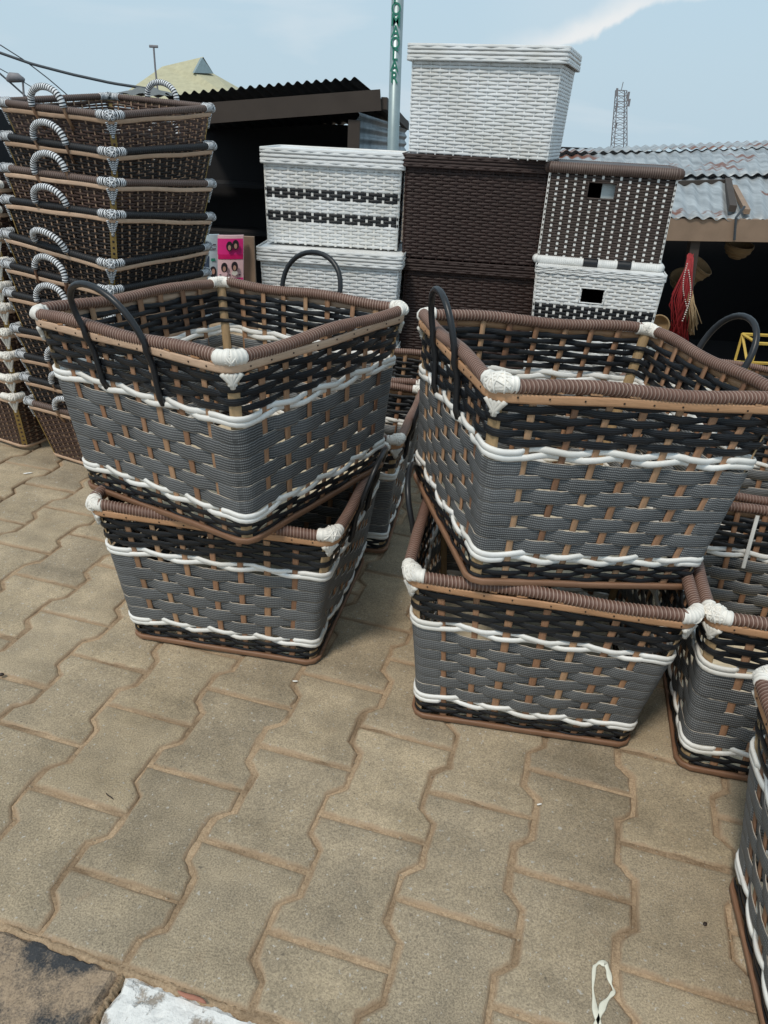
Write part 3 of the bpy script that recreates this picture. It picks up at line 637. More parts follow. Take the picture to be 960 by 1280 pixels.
# ------------------------------------------------------------------ nested stacks of small brown and black baskets
def nest_meshes(weave, rim, knot_mat, handle_mat, tag):
    s1, s0, h = .284, .236, .26
    X = np.array([(-s0, -s0, 0), (s0, -s0, 0), (s0, s0, 0), (-s0, s0, 0), (-s1, -s1, h), (s1, -s1, h), (s1, s1, h), (-s1, s1, h)])
    W = Wall(X, .12, .002, 3); rg = np.random.default_rng(8); n = 56; out = []
    mb = MB()
    for i in range(22):
        V, Q, U = strand(W, .045+i*.0415, n, i % 2, .0098, .0026, .0036, 2, .8, squash=.2, jit=.002, rng=rg); mb.add(V, Q, U)
    out.append(('woven_wall', mb.make('woven_wall', weave, True), None, 'stuff'))
    mb = MB()
    for i in range(n):
        if i % 14 == 0: continue
        t = i/n+rg.normal(0, .001); P, N_, B = W.at(np.full(2, t), np.array([0, .97]), 0.); mb.bar(P[0], P[1], .0062, .003, up=N_[0])
    out.append(('stakes', mb.make('stakes', M_stake2), None, 'stuff'))
    for k in range(4):
        mb = MB(); P, N_, B = W.at(np.full(2, k/4), np.array([0, .97]), .001); mb.bar(P[0], P[1], .022, .003, up=N_[0]); out.append(('corner_plate', mb.make('corner_plate', M_yel), None, None))
        t = np.linspace(k/4+.012, k/4+.238, 40); P, _, _ = W.at(t, np.full(40, 1.0), .003); V, Q, U = wound(P, .0135, .0105, per=4, k=8)
        out.append(('rim_roll', mesh('rim_roll', V, Q, rim, U), None, None))
        p, N_, B = W.at(np.array([k/4]), np.array([1.0]), .002); mb = MB(); knot(mb, p[0]+N_[0]*.004, N_[0], np.cross(B[0], N_[0]), B[0], R=(.024, .018, .015), rings=6, seed=k+5)
        t = np.linspace(k/4-.022, k/4+.022, 12); P, _, _ = W.at(t, np.full(12, 1.0), .003); V, Q, U = wound(P, .0160, .0075, per=4, k=8); mb.add(V, Q, U)
        for a in (-.010, 0, .010):
            v = np.linspace(.92, .76-.05*(a == 0), 5); P, NN, B2 = W.at(np.full(5, k/4), v, .006); P = P+np.cross(B2, NN)*(np.linspace(a*1.6, a*.3, 5))[:, None]
            V, Q, U = wound(P, .0065, .006, per=2, k=6); mb.add(V, Q, U)
        out.append(('corner_knot', mb.make('corner_knot', knot_mat, True), None, None))
    V, Q, U = ribbon(W, .920, .010, .0155, .005, 120, wob=.010, seed=2); out.append(('cane_band', mesh('cane_band', V, Q, M_canel, U), None, None))
    V, Q, U = ribbon(W, .01, .005, .012, .007, 80, wob=.003, seed=5); out.append(('base_hoop', mesh('base_hoop', V, Q, M_canel, U), None, None))
    if handle_mat:
        for tc_ in (.875, .375):
            hw = .036; legs = []
            for sg in (-1, 1):
                P, _, _ = W.at(np.full(4, tc_+sg*hw), np.array([.72, .84, .94, 1.03]), np.array([.006, .013, .017, .017])); legs.append(P)
            a, b = legs[0], legs[1][::-1]; p0, p1 = a[-1], b[0]; th = np.linspace(0, PI, 16)[1:-1]
            arc = np.array([(p0+p1)/2-math.cos(x)*(p1-p0)/2+np.array([0, 0, .066])*math.sin(x)**.8 for x in th]); P = np.vstack([p0, arc, p1])
            V, Q, U = wound(P, .0125, .0095, per=4, k=10); mb = MB(); mb.add(V, Q, U); h_ = mb.make('handle', handle_mat, True)
            ft = []
            for q_ in (a, b): mb2 = MB(); mb2.tube(q_, .0065, 6); ft.append(mb2.make('handle_foot', M_stake, True))
            out.append(('handle', h_, ft, None))
    return out
M_stake2 = wood('thin_stake', [(.46, .31, .21), (.36, .23, .15)], .6)
nest_brown = nest_meshes(M_brown, M_rimd, M_str, M_str, 'b'); nest_black = nest_meshes(M_blackb, M_rimb, M_str, M_str, 'k'); nest_white = nest_meshes(M_brown, M_rimd, M_knotw, None, 'w')
def nest(parts, pose, yaw, name, label, group):
    x, y, z, rx, ry = pose
    R = (Matrix.Rotation(ry, 4, 'Y') @ Matrix.Rotation(rx, 4, 'X') @ Matrix.Rotation(yaw, 4, 'Z'))
    root = thing(name, label, 'basket', group=group)
    root.matrix_world = Matrix.Translation((x, y, z)) @ R @ Matrix.Translation((0, 0, -.245))
    for nm, me, sub, kind in parts:
        o = link(nm, me, root)
        if kind: o['kind'] = kind
        if nm == 'handle':
            vs = np.array([v.co[:] for v in me.vertices]); lo_ = vs[vs[:, 2] < vs[:, 2].min()+.02].mean(0); T_ = Matrix.Translation(lo_)
            o.matrix_local = T_ @ Matrix.Rotation(random.uniform(-.15, .15), 4, 'X') @ Matrix.Rotation(math.copysign(random.uniform(0, .5), lo_[0]), 4, 'Y') @ T_.inverted()
        for f_ in (sub or ()): link('handle_foot', f_, o)
rims = [[-1.181, 3.292, 1.401, .09, .008], [-1.174, 3.248, 1.274, .053, .028], [-1.176, 3.208, 1.148, -.03, .043], [-1.179, 3.175, 1.028, -.073, .05], [-1.192, 3.146, .91, .049, .086], [-1.201, 3.125, .801, .009, .06], [-1.207, 3.109, .696, -.014, .039], [-1.201, 3.098, .58, .008, -.024], [-1.196, 3.09, .47, .006, -.016], [-1.194, 3.085, .365, 0, .001], [-1.196, 3.08, .258, 0, .001]]
ords = ['topmost', 'second from the top', 'third from the top', 'fourth from the top', 'fifth from the top', 'sixth from the top', 'seventh from the top', 'fourth from the bottom', 'third from the bottom', 'second from the bottom', 'bottom']
for i, r in enumerate(rims):
    br = i in (0, 2, 10)
    nest(nest_brown if br else nest_black, r, 1.1224, 'nested_basket', ('brown' if br else 'black')+' basket with striped knots, '+ords[i]+' in the tall left stack', 'tall stack of nested baskets with striped knots')
for i in range(10):
    nm = ['bottom', 'second from the bottom', 'third from the bottom', 'fourth from the bottom', 'fifth from the bottom', 'sixth from the bottom', 'seventh from the bottom', 'eighth from the bottom', 'ninth from the bottom', 'top'][i]
    nest(nest_white, (-1.765+.003*i, 3.335+.010*i, .262+.094*i, random.uniform(-.02, .02), random.uniform(-.02, .02)), 1.10+random.uniform(-.02, .02), 'nested_basket', 'brown basket with white knots at left edge, '+nm+' in its stack', 'stack of nested baskets with white knots')

# ------------------------------------------------------------------ wicker hampers
def hamper(label, p_fl, p_fr, z0, z1, depth, yaw, weave, n_side, rows, bands=(), stake=None, lid='strand', lidmat=None, lid_h=.06, lid_over=.018, taper=.0, hole=None, rollbands=(), name='wicker_hamper', base_roll=False):
    """p_fl, p_fr: front corners (x, y) at the top; upright box with woven walls and a lid"""
    fl, fr = np.array(p_fl), np.array(p_fr); d = fr-fl; L = np.linalg.norm(d); d = d/L; nn = np.array([-d[1], d[0]])
    br, bl = fr+nn*depth, fl+nn*depth; cx = (fl+fr+br+bl)/4
    top = z1-lid_h; quad = [fl, fr, br, bl]; bot = [cx+(q_-cx)*(1-taper) for q_ in quad]
    X = np.array([(q_[0]-cx[0], q_[1]-cx[1], 0) for q_ in bot]+[(q_[0]-cx[0], q_[1]-cx[1], top-z0) for q_ in quad])
    X = X+np.random.default_rng(rows*7+int(z1*100)).normal(0, .005, X.shape)*np.array([1, 1, .3])
    root = thing(name, label, 'hamper', (cx[0], cx[1], z0), 'wicker storage hampers')
    W = Wall(X, .05, .0, rows); rg = np.random.default_rng(rows); n = n_side*4; dv = .985/rows; h = top-z0; wd = h*dv
    keep = None
    if hole:
        t0, t1, v0, v1 = hole; keep = lambda t, v: ~((t > t0) & (t < t1) & (v > v0) & (v < v1))
    groups = {}
    for i in range(rows):
        v = .008+dv*(i+.5); m_ = weave
        for (a, b, mm) in bands:
            if a <= v < b: m_ = mm
        V, Q, U = strand(W, v, n, i % 2, wd*1.0, .0034, .0024, 2, .8, squash=.10, jit=.0024, rng=rg, keep=keep)
        groups.setdefault(m_.name, (m_, MB()))[1].add(V, Q, U)
    for m_, g in groups.values(): g.build('woven_wall' if m_ == weave else 'woven_band', m_, root, smooth=True, kind='stuff')
    mb = MB()
    for i in range(n):
        t = i/n
        segs = [(0, 1)] if not (hole and hole[0] < t < hole[1]) else [(0, hole[2]), (hole[3], 1)]
        for a, b in segs:
            P, N_, B = W.at(np.full(2, t), np.array([a, b]), 0.); mb.bar(P[0], P[1], .0105 if stake else .006, .0030, up=N_[0])
    mb.build('stakes', stake or weave, root, kind='stuff')
    # lining
    cc = X.mean(0); mb = MB(); Xi = X.copy(); Xi[:, :2] *= .975; Xi[:4, 2] = .01
    faces = [[0, 1, 2, 3], [1, 2, 6, 5], [2, 3, 7, 6], [3, 0, 4, 7], [4, 5, 6, 7]]
    if not hole: faces.append([0, 1, 5, 4]); mb.add(Xi, faces)
    else:
        mb.add(Xi, faces)
        f = lambda t, v: Xi[0]*(1-t)*(1-v)+Xi[1]*t*(1-v)+Xi[5]*t*v+Xi[4]*(1-t)*v
        a, b = hole[0]*4, hole[1]*4; c, e = hole[2], hole[3]
        P = [f(t, v) for v in (0, c, e, 1) for t in (0, a, b, 1)]; mb.add(P, [[j*4+i, j*4+i+1, j*4+i+5, j*4+i+4] for j in range(3) for i in range(3) if not (i == 1 and j == 1)])
        fr_ = MB()
        for (ta, va), (tb, vb) in (((hole[0], c), (hole[1], c)), ((hole[1], c), (hole[1], e)), ((hole[1], e), (hole[0], e)), ((hole[0], e), (hole[0], c))):
            P, _, _ = W.at(np.linspace(ta, tb, 6), np.linspace(va, vb, 6), .001); fr_.tube(P, .0035, 6)
        fr_.build('opening_edge', weave, root, smooth=True)
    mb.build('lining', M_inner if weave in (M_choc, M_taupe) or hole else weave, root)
    # lid
    lm = lidmat or weave; Xl = np.array([(x*(1+lid_over/(L/2)), y*(1+lid_over/(depth/2)), 0) for x, y, _ in X[4:]]); Xl[:, 2] = h; lid_X = np.vstack([Xl, Xl+np.array([0, 0, lid_h])]); WL = Wall(lid_X, .07, 0, 1)
    mb = MB()
    if lid == 'strand':
        k = 5
        for i in range(k):
            ang = PI*(i+.5)/k; off = .011*math.sin(ang)-.004
            V, Q, U = strand(WL, .5-.5*math.cos(ang)*.92, n, i % 2, lid_h/k*1.12, .0042, .0014, 2, .8, jit=.001, rng=rg); W_ = V; mb.add(V, Q, U)
        P = WL.pos(np.linspace(0, 1, 81)[:-1], .5); 
    else:
        t = np.linspace(0, 1, 161); P, _, _ = WL.at(t, np.full(161, .5), -.006); V, Q, U = wound(P, lid_h*.52, .0095, per=3, k=12, depth=.08); mb.add(V, Q, U)
    lo = mb.build('lid', lm, root, smooth=True)
    mb = MB(); q4 = [(x*.985, y*.985, h+.006) for x, y, _ in Xl]+[(x*.985, y*.985, h+lid_h*.93) for x, y, _ in Xl]; mb.add(q4, [[3, 2, 1, 0], [4, 5, 6, 7], [0, 1, 5, 4], [1, 2, 6, 5], [2, 3, 7, 6], [3, 0, 4, 7]]); mb.build('lid_panel', lm if lid == 'strand' else weave, lo)
    if base_roll:
        t = np.linspace(0, 1, 161); P, _, _ = W.at(t, np.full(161, .03), .004)
        V, Q, U = wound(P, .019, .0095, per=3, k=10, depth=.06); mb = MB(); mb.add(V, Q, U); rr = mb.build('base_roll', M_rimw, root, smooth=True)
        for a, b in ((.095, .125), (.165, .193)):
            P, _, _ = W.at(np.linspace(a, b, 12), np.full(12, .03), .004); mb = MB(); mb.tube(P, .0205, 10); mb.build('black_wrap', M_black, rr, smooth=True)
    return root, W
def pt(px, py, Y): p = at(px, py, Y); return (p[0], p[1]), p[2]
def stack_box(label, tl, tr, Yl, Yr, z0, z1, depth, yaw=0, **k):
    a = at(tl[0], tl[1], Yl); b = at(tr[0], tr[1], Yr); return hamper(label, (a[0], a[1]), (b[0], b[1]), z0, z1, depth, yaw, **k)
# middle stack, front faces about 3.6 m away
stack_box('all white wicker hamper on the very top of the middle stack', (513, 100), (701, 100), 3.70, 3.50, 1.283, 1.705, .42, weave=M_wwick, n_side=15, rows=26, lid_h=.058, lid_over=.020, taper=.03)
stack_box('dark brown wicker hamper directly under the top white one', (506, 250), (687, 250), 3.62, 3.56, .835, 1.283, .40, weave=M_choc, n_side=20, rows=30, lid_h=.050, lid_over=.016, taper=.01)
stack_box('dark brown wicker hamper below the other brown one, partly behind the basket rim', (503, 360), (682, 370), 3.62, 3.56, .385, .833, .40, weave=M_choc, n_side=20, rows=30, lid_h=.050, lid_over=.016, taper=.01)
stack_box('low dark brown wicker hamper at the foot of the middle stack', (503, 360), (682, 370), 3.62, 3.56, -.0+.005, .383, .40, weave=M_choc, n_side=20, rows=22, lid_h=.050, lid_over=.016, taper=.01)
# left stack
BN = [(.31, .43, M_black), (.60, .72, M_black)]
stack_box('white wicker hamper with two black dotted bands, on the left white stack', (331, 240), (500, 240), 3.66, 3.62, .865, 1.278, .40, weave=M_wwick, n_side=17, rows=24, bands=BN, stake=M_white, lid_h=.062, lid_over=.014, taper=.02)
stack_box('plain white wicker hamper under the black banded one', (326, 340), (497, 340), 3.56, 3.50, .435, .862, .42, weave=M_wwick, n_side=17, rows=24, lid_h=.058, lid_over=.014, taper=.03)
stack_box('plain white wicker hamper at the foot of the left white stack', (326, 340), (497, 340), 3.56, 3.50, .005, .432, .42, weave=M_wwick, n_side=17, rows=24, lid_h=.058, lid_over=.014, taper=.03)
# right stack
r_, W_ = stack_box('taupe wicker hamper dotted with white squares and a square hand hole', (680, 275), (836, 275), 3.52, 3.42, .865, 1.285, .34, weave=M_taupe, n_side=14, rows=34, stake=M_white, lid='roll', lidmat=M_rimd, lid_h=.046, lid_over=.006, taper=-.02, hole=(.080, .137, .75, .925), base_roll=True)
mb = MB(); P = [W_.at(np.array([t]), np.array([v]), -.030)[0][0] for t, v in ((.109, .73), (.150, .73), (.150, .94), (.109, .94))]; Pb = [p+np.array([0, .006, 0]) for p in P]
mb.add(P+Pb, [[0, 1, 2, 3], [7, 6, 5, 4], [0, 4, 5, 1], [1, 5, 6, 2], [2, 6, 7, 3], [3, 7, 4, 0]]); mb.build('inner_panel', M_wpanel, r_)
stack_box('white wicker hamper with low black dotted band and hand hole, under the taupe one', (667, 370), (822, 380), 3.44, 3.32, .44, .862, .36, weave=M_wwick, n_side=17, rows=26, bands=[(.42, .66, M_black)], stake=M_white, lid_h=.030, lid_over=.004, taper=.03, hole=(.0925, .143, .70, .87))
stack_box('white wicker hamper at the foot of the right stack', (667, 370), (822, 380), 3.44, 3.32, .005, .438, .36, weave=M_wwick, n_side=17, rows=26, lid_h=.030, lid_over=.004, taper=.03)

# ------------------------------------------------------------------ corrugated sheets
def corrugated(A, B, C_, D, mat, name='roof_sheet', parent=None, pitch=.076, amp=.014, edge=0., nv=6, seed=0, thick=.003):
    """quad A-B (front edge) C-D (back edge); ridges run front to back"""
    A, B, C_, D = map(lambda q_: np.array(q_, float), (A, B, C_, D)); L = np.linalg.norm(B-A); n = max(8, int(L/pitch*8)); rgc = np.random.default_rng(seed)
    nrm = np.cross(B-A, D-A); nrm /= np.linalg.norm(nrm)
    if nrm[2] < 0: nrm = -nrm
    V = []; wob = rgc.uniform(0, 6.28, 3)
    for k in range(2):
        for j in range(nv):
            for i in range(n):
                t = i/(n-1); s = j/(nv-1); e = edge*(math.sin(t*L*5+wob[0])+.6*math.sin(t*L*13+wob[1])) if j == 0 else 0
                P = (A*(1-t)+B*t)*(1-s)+(D*(1-t)+C_*t)*s
                V.append(P+nrm*(amp*math.sin(2*PI*t*L/pitch)-k*thick+e*.5+.008*math.sin(t*L*2+wob[2])*(1-s))+(A-D)/np.linalg.norm(A-D)*e)
    Q = [[j*n+i, j*n+i+1, (j+1)*n+i+1, (j+1)*n+i] for j in range(nv-1) for i in range(n-1)]; o_ = nv*n
    Q += [[o_+q_ for q_ in f[::-1]] for f in Q]+[[i, o_+i, o_+i+1, i+1] for i in range(n-1)]
    mbc = MB(); mbc.add(V, Q); return mbc.build(name, mat, parent, smooth=True)

# left shed
FL_ = -.9
def g_at(px, py, Y): p = at(px, py, Y); return np.array([p[0], p[1], FL_])
shed = thing('market_shed', 'dark open fronted shed with corrugated roof behind the left baskets', 'shed', (-1.8, 8, FL_))
def rel(o, *P): c = np.array(o.location); return [np.array(p)-c for p in P]
a, b = at(205, 117, 7.0), at(447, 99, 7.0); c, d = at(478, 119, 7.9), at(512, 152, 11.5); e = d+np.array([-2.9, 0, -.25])
b2 = b
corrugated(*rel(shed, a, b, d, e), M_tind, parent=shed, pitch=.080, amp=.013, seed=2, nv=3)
mb = MB(); p, q_ = rel(shed, at(150, 150, 6.97), at(476, 125, 6.97)); mb.bar(p, q_, .07, .155); mb.build('front_beam', M_beamd, shed)
mb = MB(); p, q_ = rel(shed, at(480, 129, 6.97), at(509, 158, 11.3)); mb.bar(p, q_, .05, .09); mb.build('side_beam', M_beamd, shed)
mb = MB(); p, q_ = rel(shed, at(443, 150, 7.02), g_at(436, 300, 7.02)); mb.bar(p, q_, .10, .10, up=(0, 1, 0)); mb.build('post', M_beamd, shed)
mb = MB(); p, q_ = rel(shed, at(160, 170, 7.02), g_at(170, 300, 7.02)); mb.bar(p, q_, .10, .10, up=(0, 1, 0)); mb.build('post', M_beamd, shed)
s0, s1 = at(448, 140, 7.08), at(508, 160, 11.2); lo0, lo1 = s0.copy(), s1.copy(); lo0[2] = lo1[2] = FL_
P_ = rel(shed, s0, lo0, lo1, s1); o = corrugated(P_[0], P_[1], P_[2], P_[3], M_ting, name='side_sheet', parent=shed, pitch=.09, amp=.014, seed=4, nv=4)
mb = MB(); x0, x1 = -4.2, s1[0]-.05
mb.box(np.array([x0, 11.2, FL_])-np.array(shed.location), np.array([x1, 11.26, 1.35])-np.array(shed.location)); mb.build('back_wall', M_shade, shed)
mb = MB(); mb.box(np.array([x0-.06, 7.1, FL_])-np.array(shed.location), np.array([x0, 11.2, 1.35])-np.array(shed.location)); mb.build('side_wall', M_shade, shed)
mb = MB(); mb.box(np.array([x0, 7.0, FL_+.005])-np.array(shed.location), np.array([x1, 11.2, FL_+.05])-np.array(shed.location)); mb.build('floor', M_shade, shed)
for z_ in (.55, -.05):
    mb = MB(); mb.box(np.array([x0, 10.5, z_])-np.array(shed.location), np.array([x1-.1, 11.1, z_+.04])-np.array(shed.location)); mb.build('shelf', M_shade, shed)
# grey tarpaulin heap on the shed roof behind the top basket
mb = MB(); c_ = at(176, 118, 6.9); V = []; nn_ = 14
for j in range(7):
    for i in range(nn_): x = i/(nn_-1)*2-1; y = j/6*2-1; V.append(c_+np.array([x*.22, y*.25+.25, .055*(1-x*x)*(1-y*y)**.5+.012*math.sin(9*x+5*y)*(1-x*x)]))
mb.add(V, [[j*nn_+i, j*nn_+i+1, (j+1)*nn_+i+1, (j+1)*nn_+i] for j in range(6) for i in range(nn_-1)]); mb.build('tarpaulin', plain('grey_tarpaulin', (.14, .15, .15), .8), smooth=True, label='crumpled grey tarpaulin lying on the end of the left shed roof', category='tarpaulin')

# house with a yellow hipped roof
h0, h1 = at(203, 84, 27), at(254, 71, 27); el, er = at(142, 128, 24.2), at(296, 112, 24.2)
house = thing('house', 'distant house with yellow hipped roof and a small gable', 'house', (el+er)/2*np.array([1, 1, 0])+np.array([0, 3, FL_]))
bk = np.array([0, 6.5, 0]); zc = (el[2]+er[2])/2-.2; El = np.array([el[0], el[1], zc]); Er = np.array([er[0]+.25, er[1], zc]); Rl = np.array([h0[0], 27, h0[2]+.02]); Rr = np.array([h1[0], 27, h1[2]])
gb = Rr+np.array([.48, 0, -.62]); 
V = rel(house, El, Er, Er+bk, El+bk, Rl, Rr, at(243, 91, 26.2), at(267, 92, 27.3))
mb = MB(); mb.add(V, [[0, 1, 6, 5, 4][0:5], [1, 2, 7, 6], [2, 3, 4, 5, 7], [3, 0, 4]]); rf = mb.build('roof', M_roofy, house)
mb = MB(); P_ = rel(house, at(253, 72, 26.6), at(243, 91, 26.0), at(267, 92, 26.9)); bkv = np.array([-.10, .14, 0])
mb.add([*P_, P_[0]+bkv, P_[1]+bkv, P_[2]+bkv], [[3, 4, 5], [0, 2, 1], [0, 1, 4, 3], [1, 2, 5, 4], [2, 0, 3, 5]]); mb.build('gable', M_galv, rf)
mb = MB(); P_ = rel(house, El, Er); mb.bar(P_[0]+np.array([0, 0, -.05]), P_[1]+np.array([0, 0, -.05]), .12, .16); mb.build('eaves_board', M_render, rf)
mb = MB(); lo_ = rel(house, El+np.array([.5, .5, 0]), Er+bk-np.array([.5, .5, 0])); mb.box((lo_[0][0], lo_[0][1], 0), (lo_[1][0], lo_[1][1], zc-FL_-.02)); mb.build('wall', M_render, house)
mb = MB(); mb.tube([at(197, 112, 20), at(194, 85, 20), at(192, 58, 20)], .022, 6); p = at(192, 58, 20); mb.tube([p+np.array([-.10, 0, 0]), p+np.array([.10, 0, 0])], .03, 6)
o = mb.build('antenna', M_steel, label='thin rooftop antenna mast before the yellow roof', category='antenna')
mb = MB(); p = at(197, 112, 20); mb.tube([p, (p[0], p[1], FL_)], .022, 6); mb.build('mast', M_steel, o)

# cables
def cable(label, pts_, Y, r):
    P = np.array([at(x, y, Y) for x, y in pts_]); t = np.linspace(0, len(P)-1, 24)
    from numpy import interp
    P = np.stack([interp(t, range(len(P)), P[:, i]) for i in range(3)], 1); mbx = MB(); mbx.tube(P, r, 6); mbx.build('cable', M_cable, smooth=True, label=label, category='cable', group='overhead cables')
cable('thick dark cable sagging across the sky at upper left', [(-60, 44), (0, 66), (40, 80), (90, 93), (140, 104), (192, 112)], 9, .014)
cable('thin cable slanting down to the right above the thick one', [(-40, 38), (0, 56), (30, 75), (60, 98), (88, 122)], 9, .006)
cable('thin faint cable crossing low at the left edge', [(-30, 72), (0, 86), (24, 99), (48, 114)], 9, .005)
cable('dark cable dropping steeply at the left edge', [(-30, 66), (0, 92), (16, 106), (34, 122)], 9, .010)
mb = MB(); c_ = at(19, 101, 9); mb.tube([c_+np.array([-.09, 0, .0]), c_+np.array([-.04, 0, .03]), c_+np.array([.04, 0, .03]), c_+np.array([.10, 0, .01])], [.02, .05, .045, .02], 8); o = mb.build('wire_fitting', M_steel, smooth=True, label='small dark wire fitting on a thin post at the left edge', category='fitting')  # small utility fitting among the cables, not a light source
mb = MB(); p = at(28, 96, 9); mb.tube([p, at(30, 122, 9), (p[0]+.05, p[1], FL_)], .012, 6); mb.build('post', M_steel, o)

# steel pole with painted letters
p0, p1 = at(498, -30, 5.2), at(491, 190, 5.2); dirp = (p1-p0)/np.linalg.norm(p1-p0); pb = p1+dirp*((p1[2]+.9)/-dirp[2]) if dirp[2] < 0 else p1
pole = thing('steel_pole', 'tall galvanised steel pole lettered in faded green behind the hampers', 'pole', pb)
mb = MB(); pr = .0365; mb.tube(rel(pole, p0+(p0-p1)*.3, pb), pr, 16); mb.build('shaft', M_galv, pole, smooth=True)
for i, ch in enumerate('POMAQLAR'):
    cu = bpy.data.curves.new('letter', 'FONT'); cu.body = ch; cu.size = .088; cu.align_x = 'CENTER'; cu.extrude = .0008; cu.resolution_u = 3; cu.offset = .0012
    to = bpy.data.objects.new('letter', cu); me = bpy.data.meshes.new_from_object(to); bpy.data.objects.remove(to); me.materials.clear(); me.materials.append(M_green)
    n_ = len(me.vertices); co = np.empty(n_*3); me.vertices.foreach_get('co', co); co = co.reshape(-1, 3)
    c_ = at(495.8-.030*(i*14.2), -3+i*14.2, 5.2)-np.array(pb)
    nx = np.column_stack([c_[0]+co[:, 0]*.85, c_[1]-pr-.0012-co[:, 2], c_[2]+co[:, 1]-.032])
    me.vertices.foreach_set('co', nx.astype(np.float32).ravel()); me.update(); link('letter', me, pole)

# right shed: low rusty roof, beam, post, goods in its dark
rs = thing('market_stall', 'low stall with rusty corrugated roof and dark interior on the right', 'stall', (3, 6.5, FL_))
e0, e1 = at(700, 268, 5.0), at(1150, 278, 5.0); m0, m1 = at(690, 223, 6.3), at(1150, 216, 6.3); r0, r1 = at(690, 198, 7.6), at(1150, 182, 7.6)
lift = np.array([0, 0, .03])
corrugated(*rel(rs, e0, e1, m1+lift*.0, m0+lift*.0), M_tin, parent=rs, seed=6, edge=.010, nv=8, pitch=.085, amp=.010)
corrugated(*rel(rs, m0+lift-np.array([0, .12, .02]), m1+lift-np.array([0, .12, .02]), r1+lift, r0+lift), M_tin, parent=rs, seed=7, edge=.012, nv=8, pitch=.085, amp=.010)
t0_, t1_ = at(690, 187, 8.7), at(1150, 168, 8.7); corrugated(*rel(rs, r0+lift*2-np.array([0, .1, .01]), r1+lift*2-np.array([0, .1, .01]), t1_, t0_), M_tin, parent=rs, seed=8, edge=.012, nv=4, pitch=.085, amp=.010)
mb = MB(); p, q_ = rel(rs, at(690, 284, 5.03), at(1150, 291, 5.03)); mb.bar(p, q_, .06, .135); mb.build('front_beam', M_beam, rs)
mb = MB(); p, q_ = rel(rs, at(868, 298, 5.06), g_at(850, 500, 5.06)); mb.bar(p, q_, .06, .06, up=(0, 1, 0)); mb.build('post', M_beamd, rs)
mb = MB(); p, q_ = rel(rs, at(1120, 298, 5.06), g_at(1090, 500, 5.06)); mb.bar(p, q_, .08, .08, up=(0, 1, 0)); mb.build('post', M_beamd, rs)
L0 = np.array(rs.location); X0, X1 = e0[0]-.05, e1[0]+.1
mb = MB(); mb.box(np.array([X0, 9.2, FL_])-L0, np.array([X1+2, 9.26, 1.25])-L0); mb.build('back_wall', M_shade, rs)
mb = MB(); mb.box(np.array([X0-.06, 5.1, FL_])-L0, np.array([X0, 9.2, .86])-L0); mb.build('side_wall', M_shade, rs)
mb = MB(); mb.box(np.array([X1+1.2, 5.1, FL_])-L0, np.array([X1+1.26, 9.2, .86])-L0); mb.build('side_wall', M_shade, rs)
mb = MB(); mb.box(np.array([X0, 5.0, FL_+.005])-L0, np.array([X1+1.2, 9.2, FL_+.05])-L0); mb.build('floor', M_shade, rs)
mb = MB(); p, q_ = rel(rs, at(920, 272, 4.98), at(931, 258, 5.0)); p2 = rel(rs, at(918, 300, 4.98))[0]; mb.tube([p2, p, q_], .008, 6); mb.build('tie_wire', M_cable, rs)
# planks lying on the stall roof
def on_roof(px, py): # point of the roof plane under a pixel
    n_ = np.cross(e1-e0, m0-e0); v = (px-480)/F*RX-(py-640)/F*UP+FW; return CAM+v*(((e0-CAM)@n_)/(v@n_))+np.array([0, 0, .035])
for nm, lab, a_, b_, w_, h_, mt_ in (('timber_plank', 'grey timber batten lying along the stall roof', (846, 235), (912, 233), .05, .03, M_beamd), ('timber_plank', 'short dark timber offcut lying down the slope of the stall roof', (908, 232), (914, 268), .045, .04, M_beamd), ('timber_stick', 'pale stick leaning beside the dark offcut on the stall roof', (916, 240), (932, 272), .035, .03, M_beam)):
    mb = MB(); mb.bar(on_roof(*a_), on_roof(*b_), w_, h_); o = mb.build(nm, mt_, label=lab, category='timber')

# hanging goods under the stall roof
def lathe(mb, c, prof, k=18, ax=(0, 0, 1), rough_=.0, seed=0):
    rgl = np.random.default_rng(seed); ax = np.array(ax, float); ax /= np.linalg.norm(ax); e1_ = np.cross(ax, (0, 1, .1)); e1_ /= np.linalg.norm(e1_); e2_ = np.cross(ax, e1_)
    V = [c+ax*h_+(math.cos(2*PI*j/k)*e1_+math.sin(2*PI*j/k)*e2_)*r_*(1+rgl.uniform(-rough_, rough_)) for r_, h_ in prof for j in range(k)]; U = [(j/k*3, i*.3) for i in range(len(prof)) for j in range(k)]
    mb.add(V, [[i*k+j, i*k+(j+1) % k, (i+1)*k+(j+1) % k, (i+1)*k+j] for i in range(len(prof)-1) for j in range(k)], U)
def bowl(label, px, py, Y, R_, H_, ax, name='straw_bowl'):
    mb = MB(); c_ = at(px, py, Y); pr_ = [(R_*math.sin(t), -H_*math.cos(t)) for t in np.linspace(.05, PI/2, 7)]; pr2 = [(r_*.94, h_+.004) for r_, h_ in pr_[::-1]]; lathe(mb, c_, pr_+[(R_*1.03, .004)]+pr2, 20, ax, .012, int(px))
    o = mb.build(name, M_straw, smooth=True, label=label, category='basket')
    mb = MB()
    for rz_ in np.linspace(.3, .95, 4): 
        th = np.linspace(0, 2*PI, 25); t_ = rz_*PI/2; A0 = np.array(ax, float)/np.linalg.norm(ax); E1 = np.cross(A0, (0, 1, .1)); E1 /= np.linalg.norm(E1); E2 = np.cross(A0, E1)
        mb.tube([c_-A0*H_*math.cos(t_)+(math.cos(x)*E1+math.sin(x)*E2)*R_*math.sin(t_)*1.01 for x in th], .004, 5, caps=False)
    mb.build('coil', M_straw, o, smooth=True)
bowl('cone shaped straw basket hanging in the stall beside the red tassels', 878, 332, 5.4, .085, .15, (.45, -.4, .75))
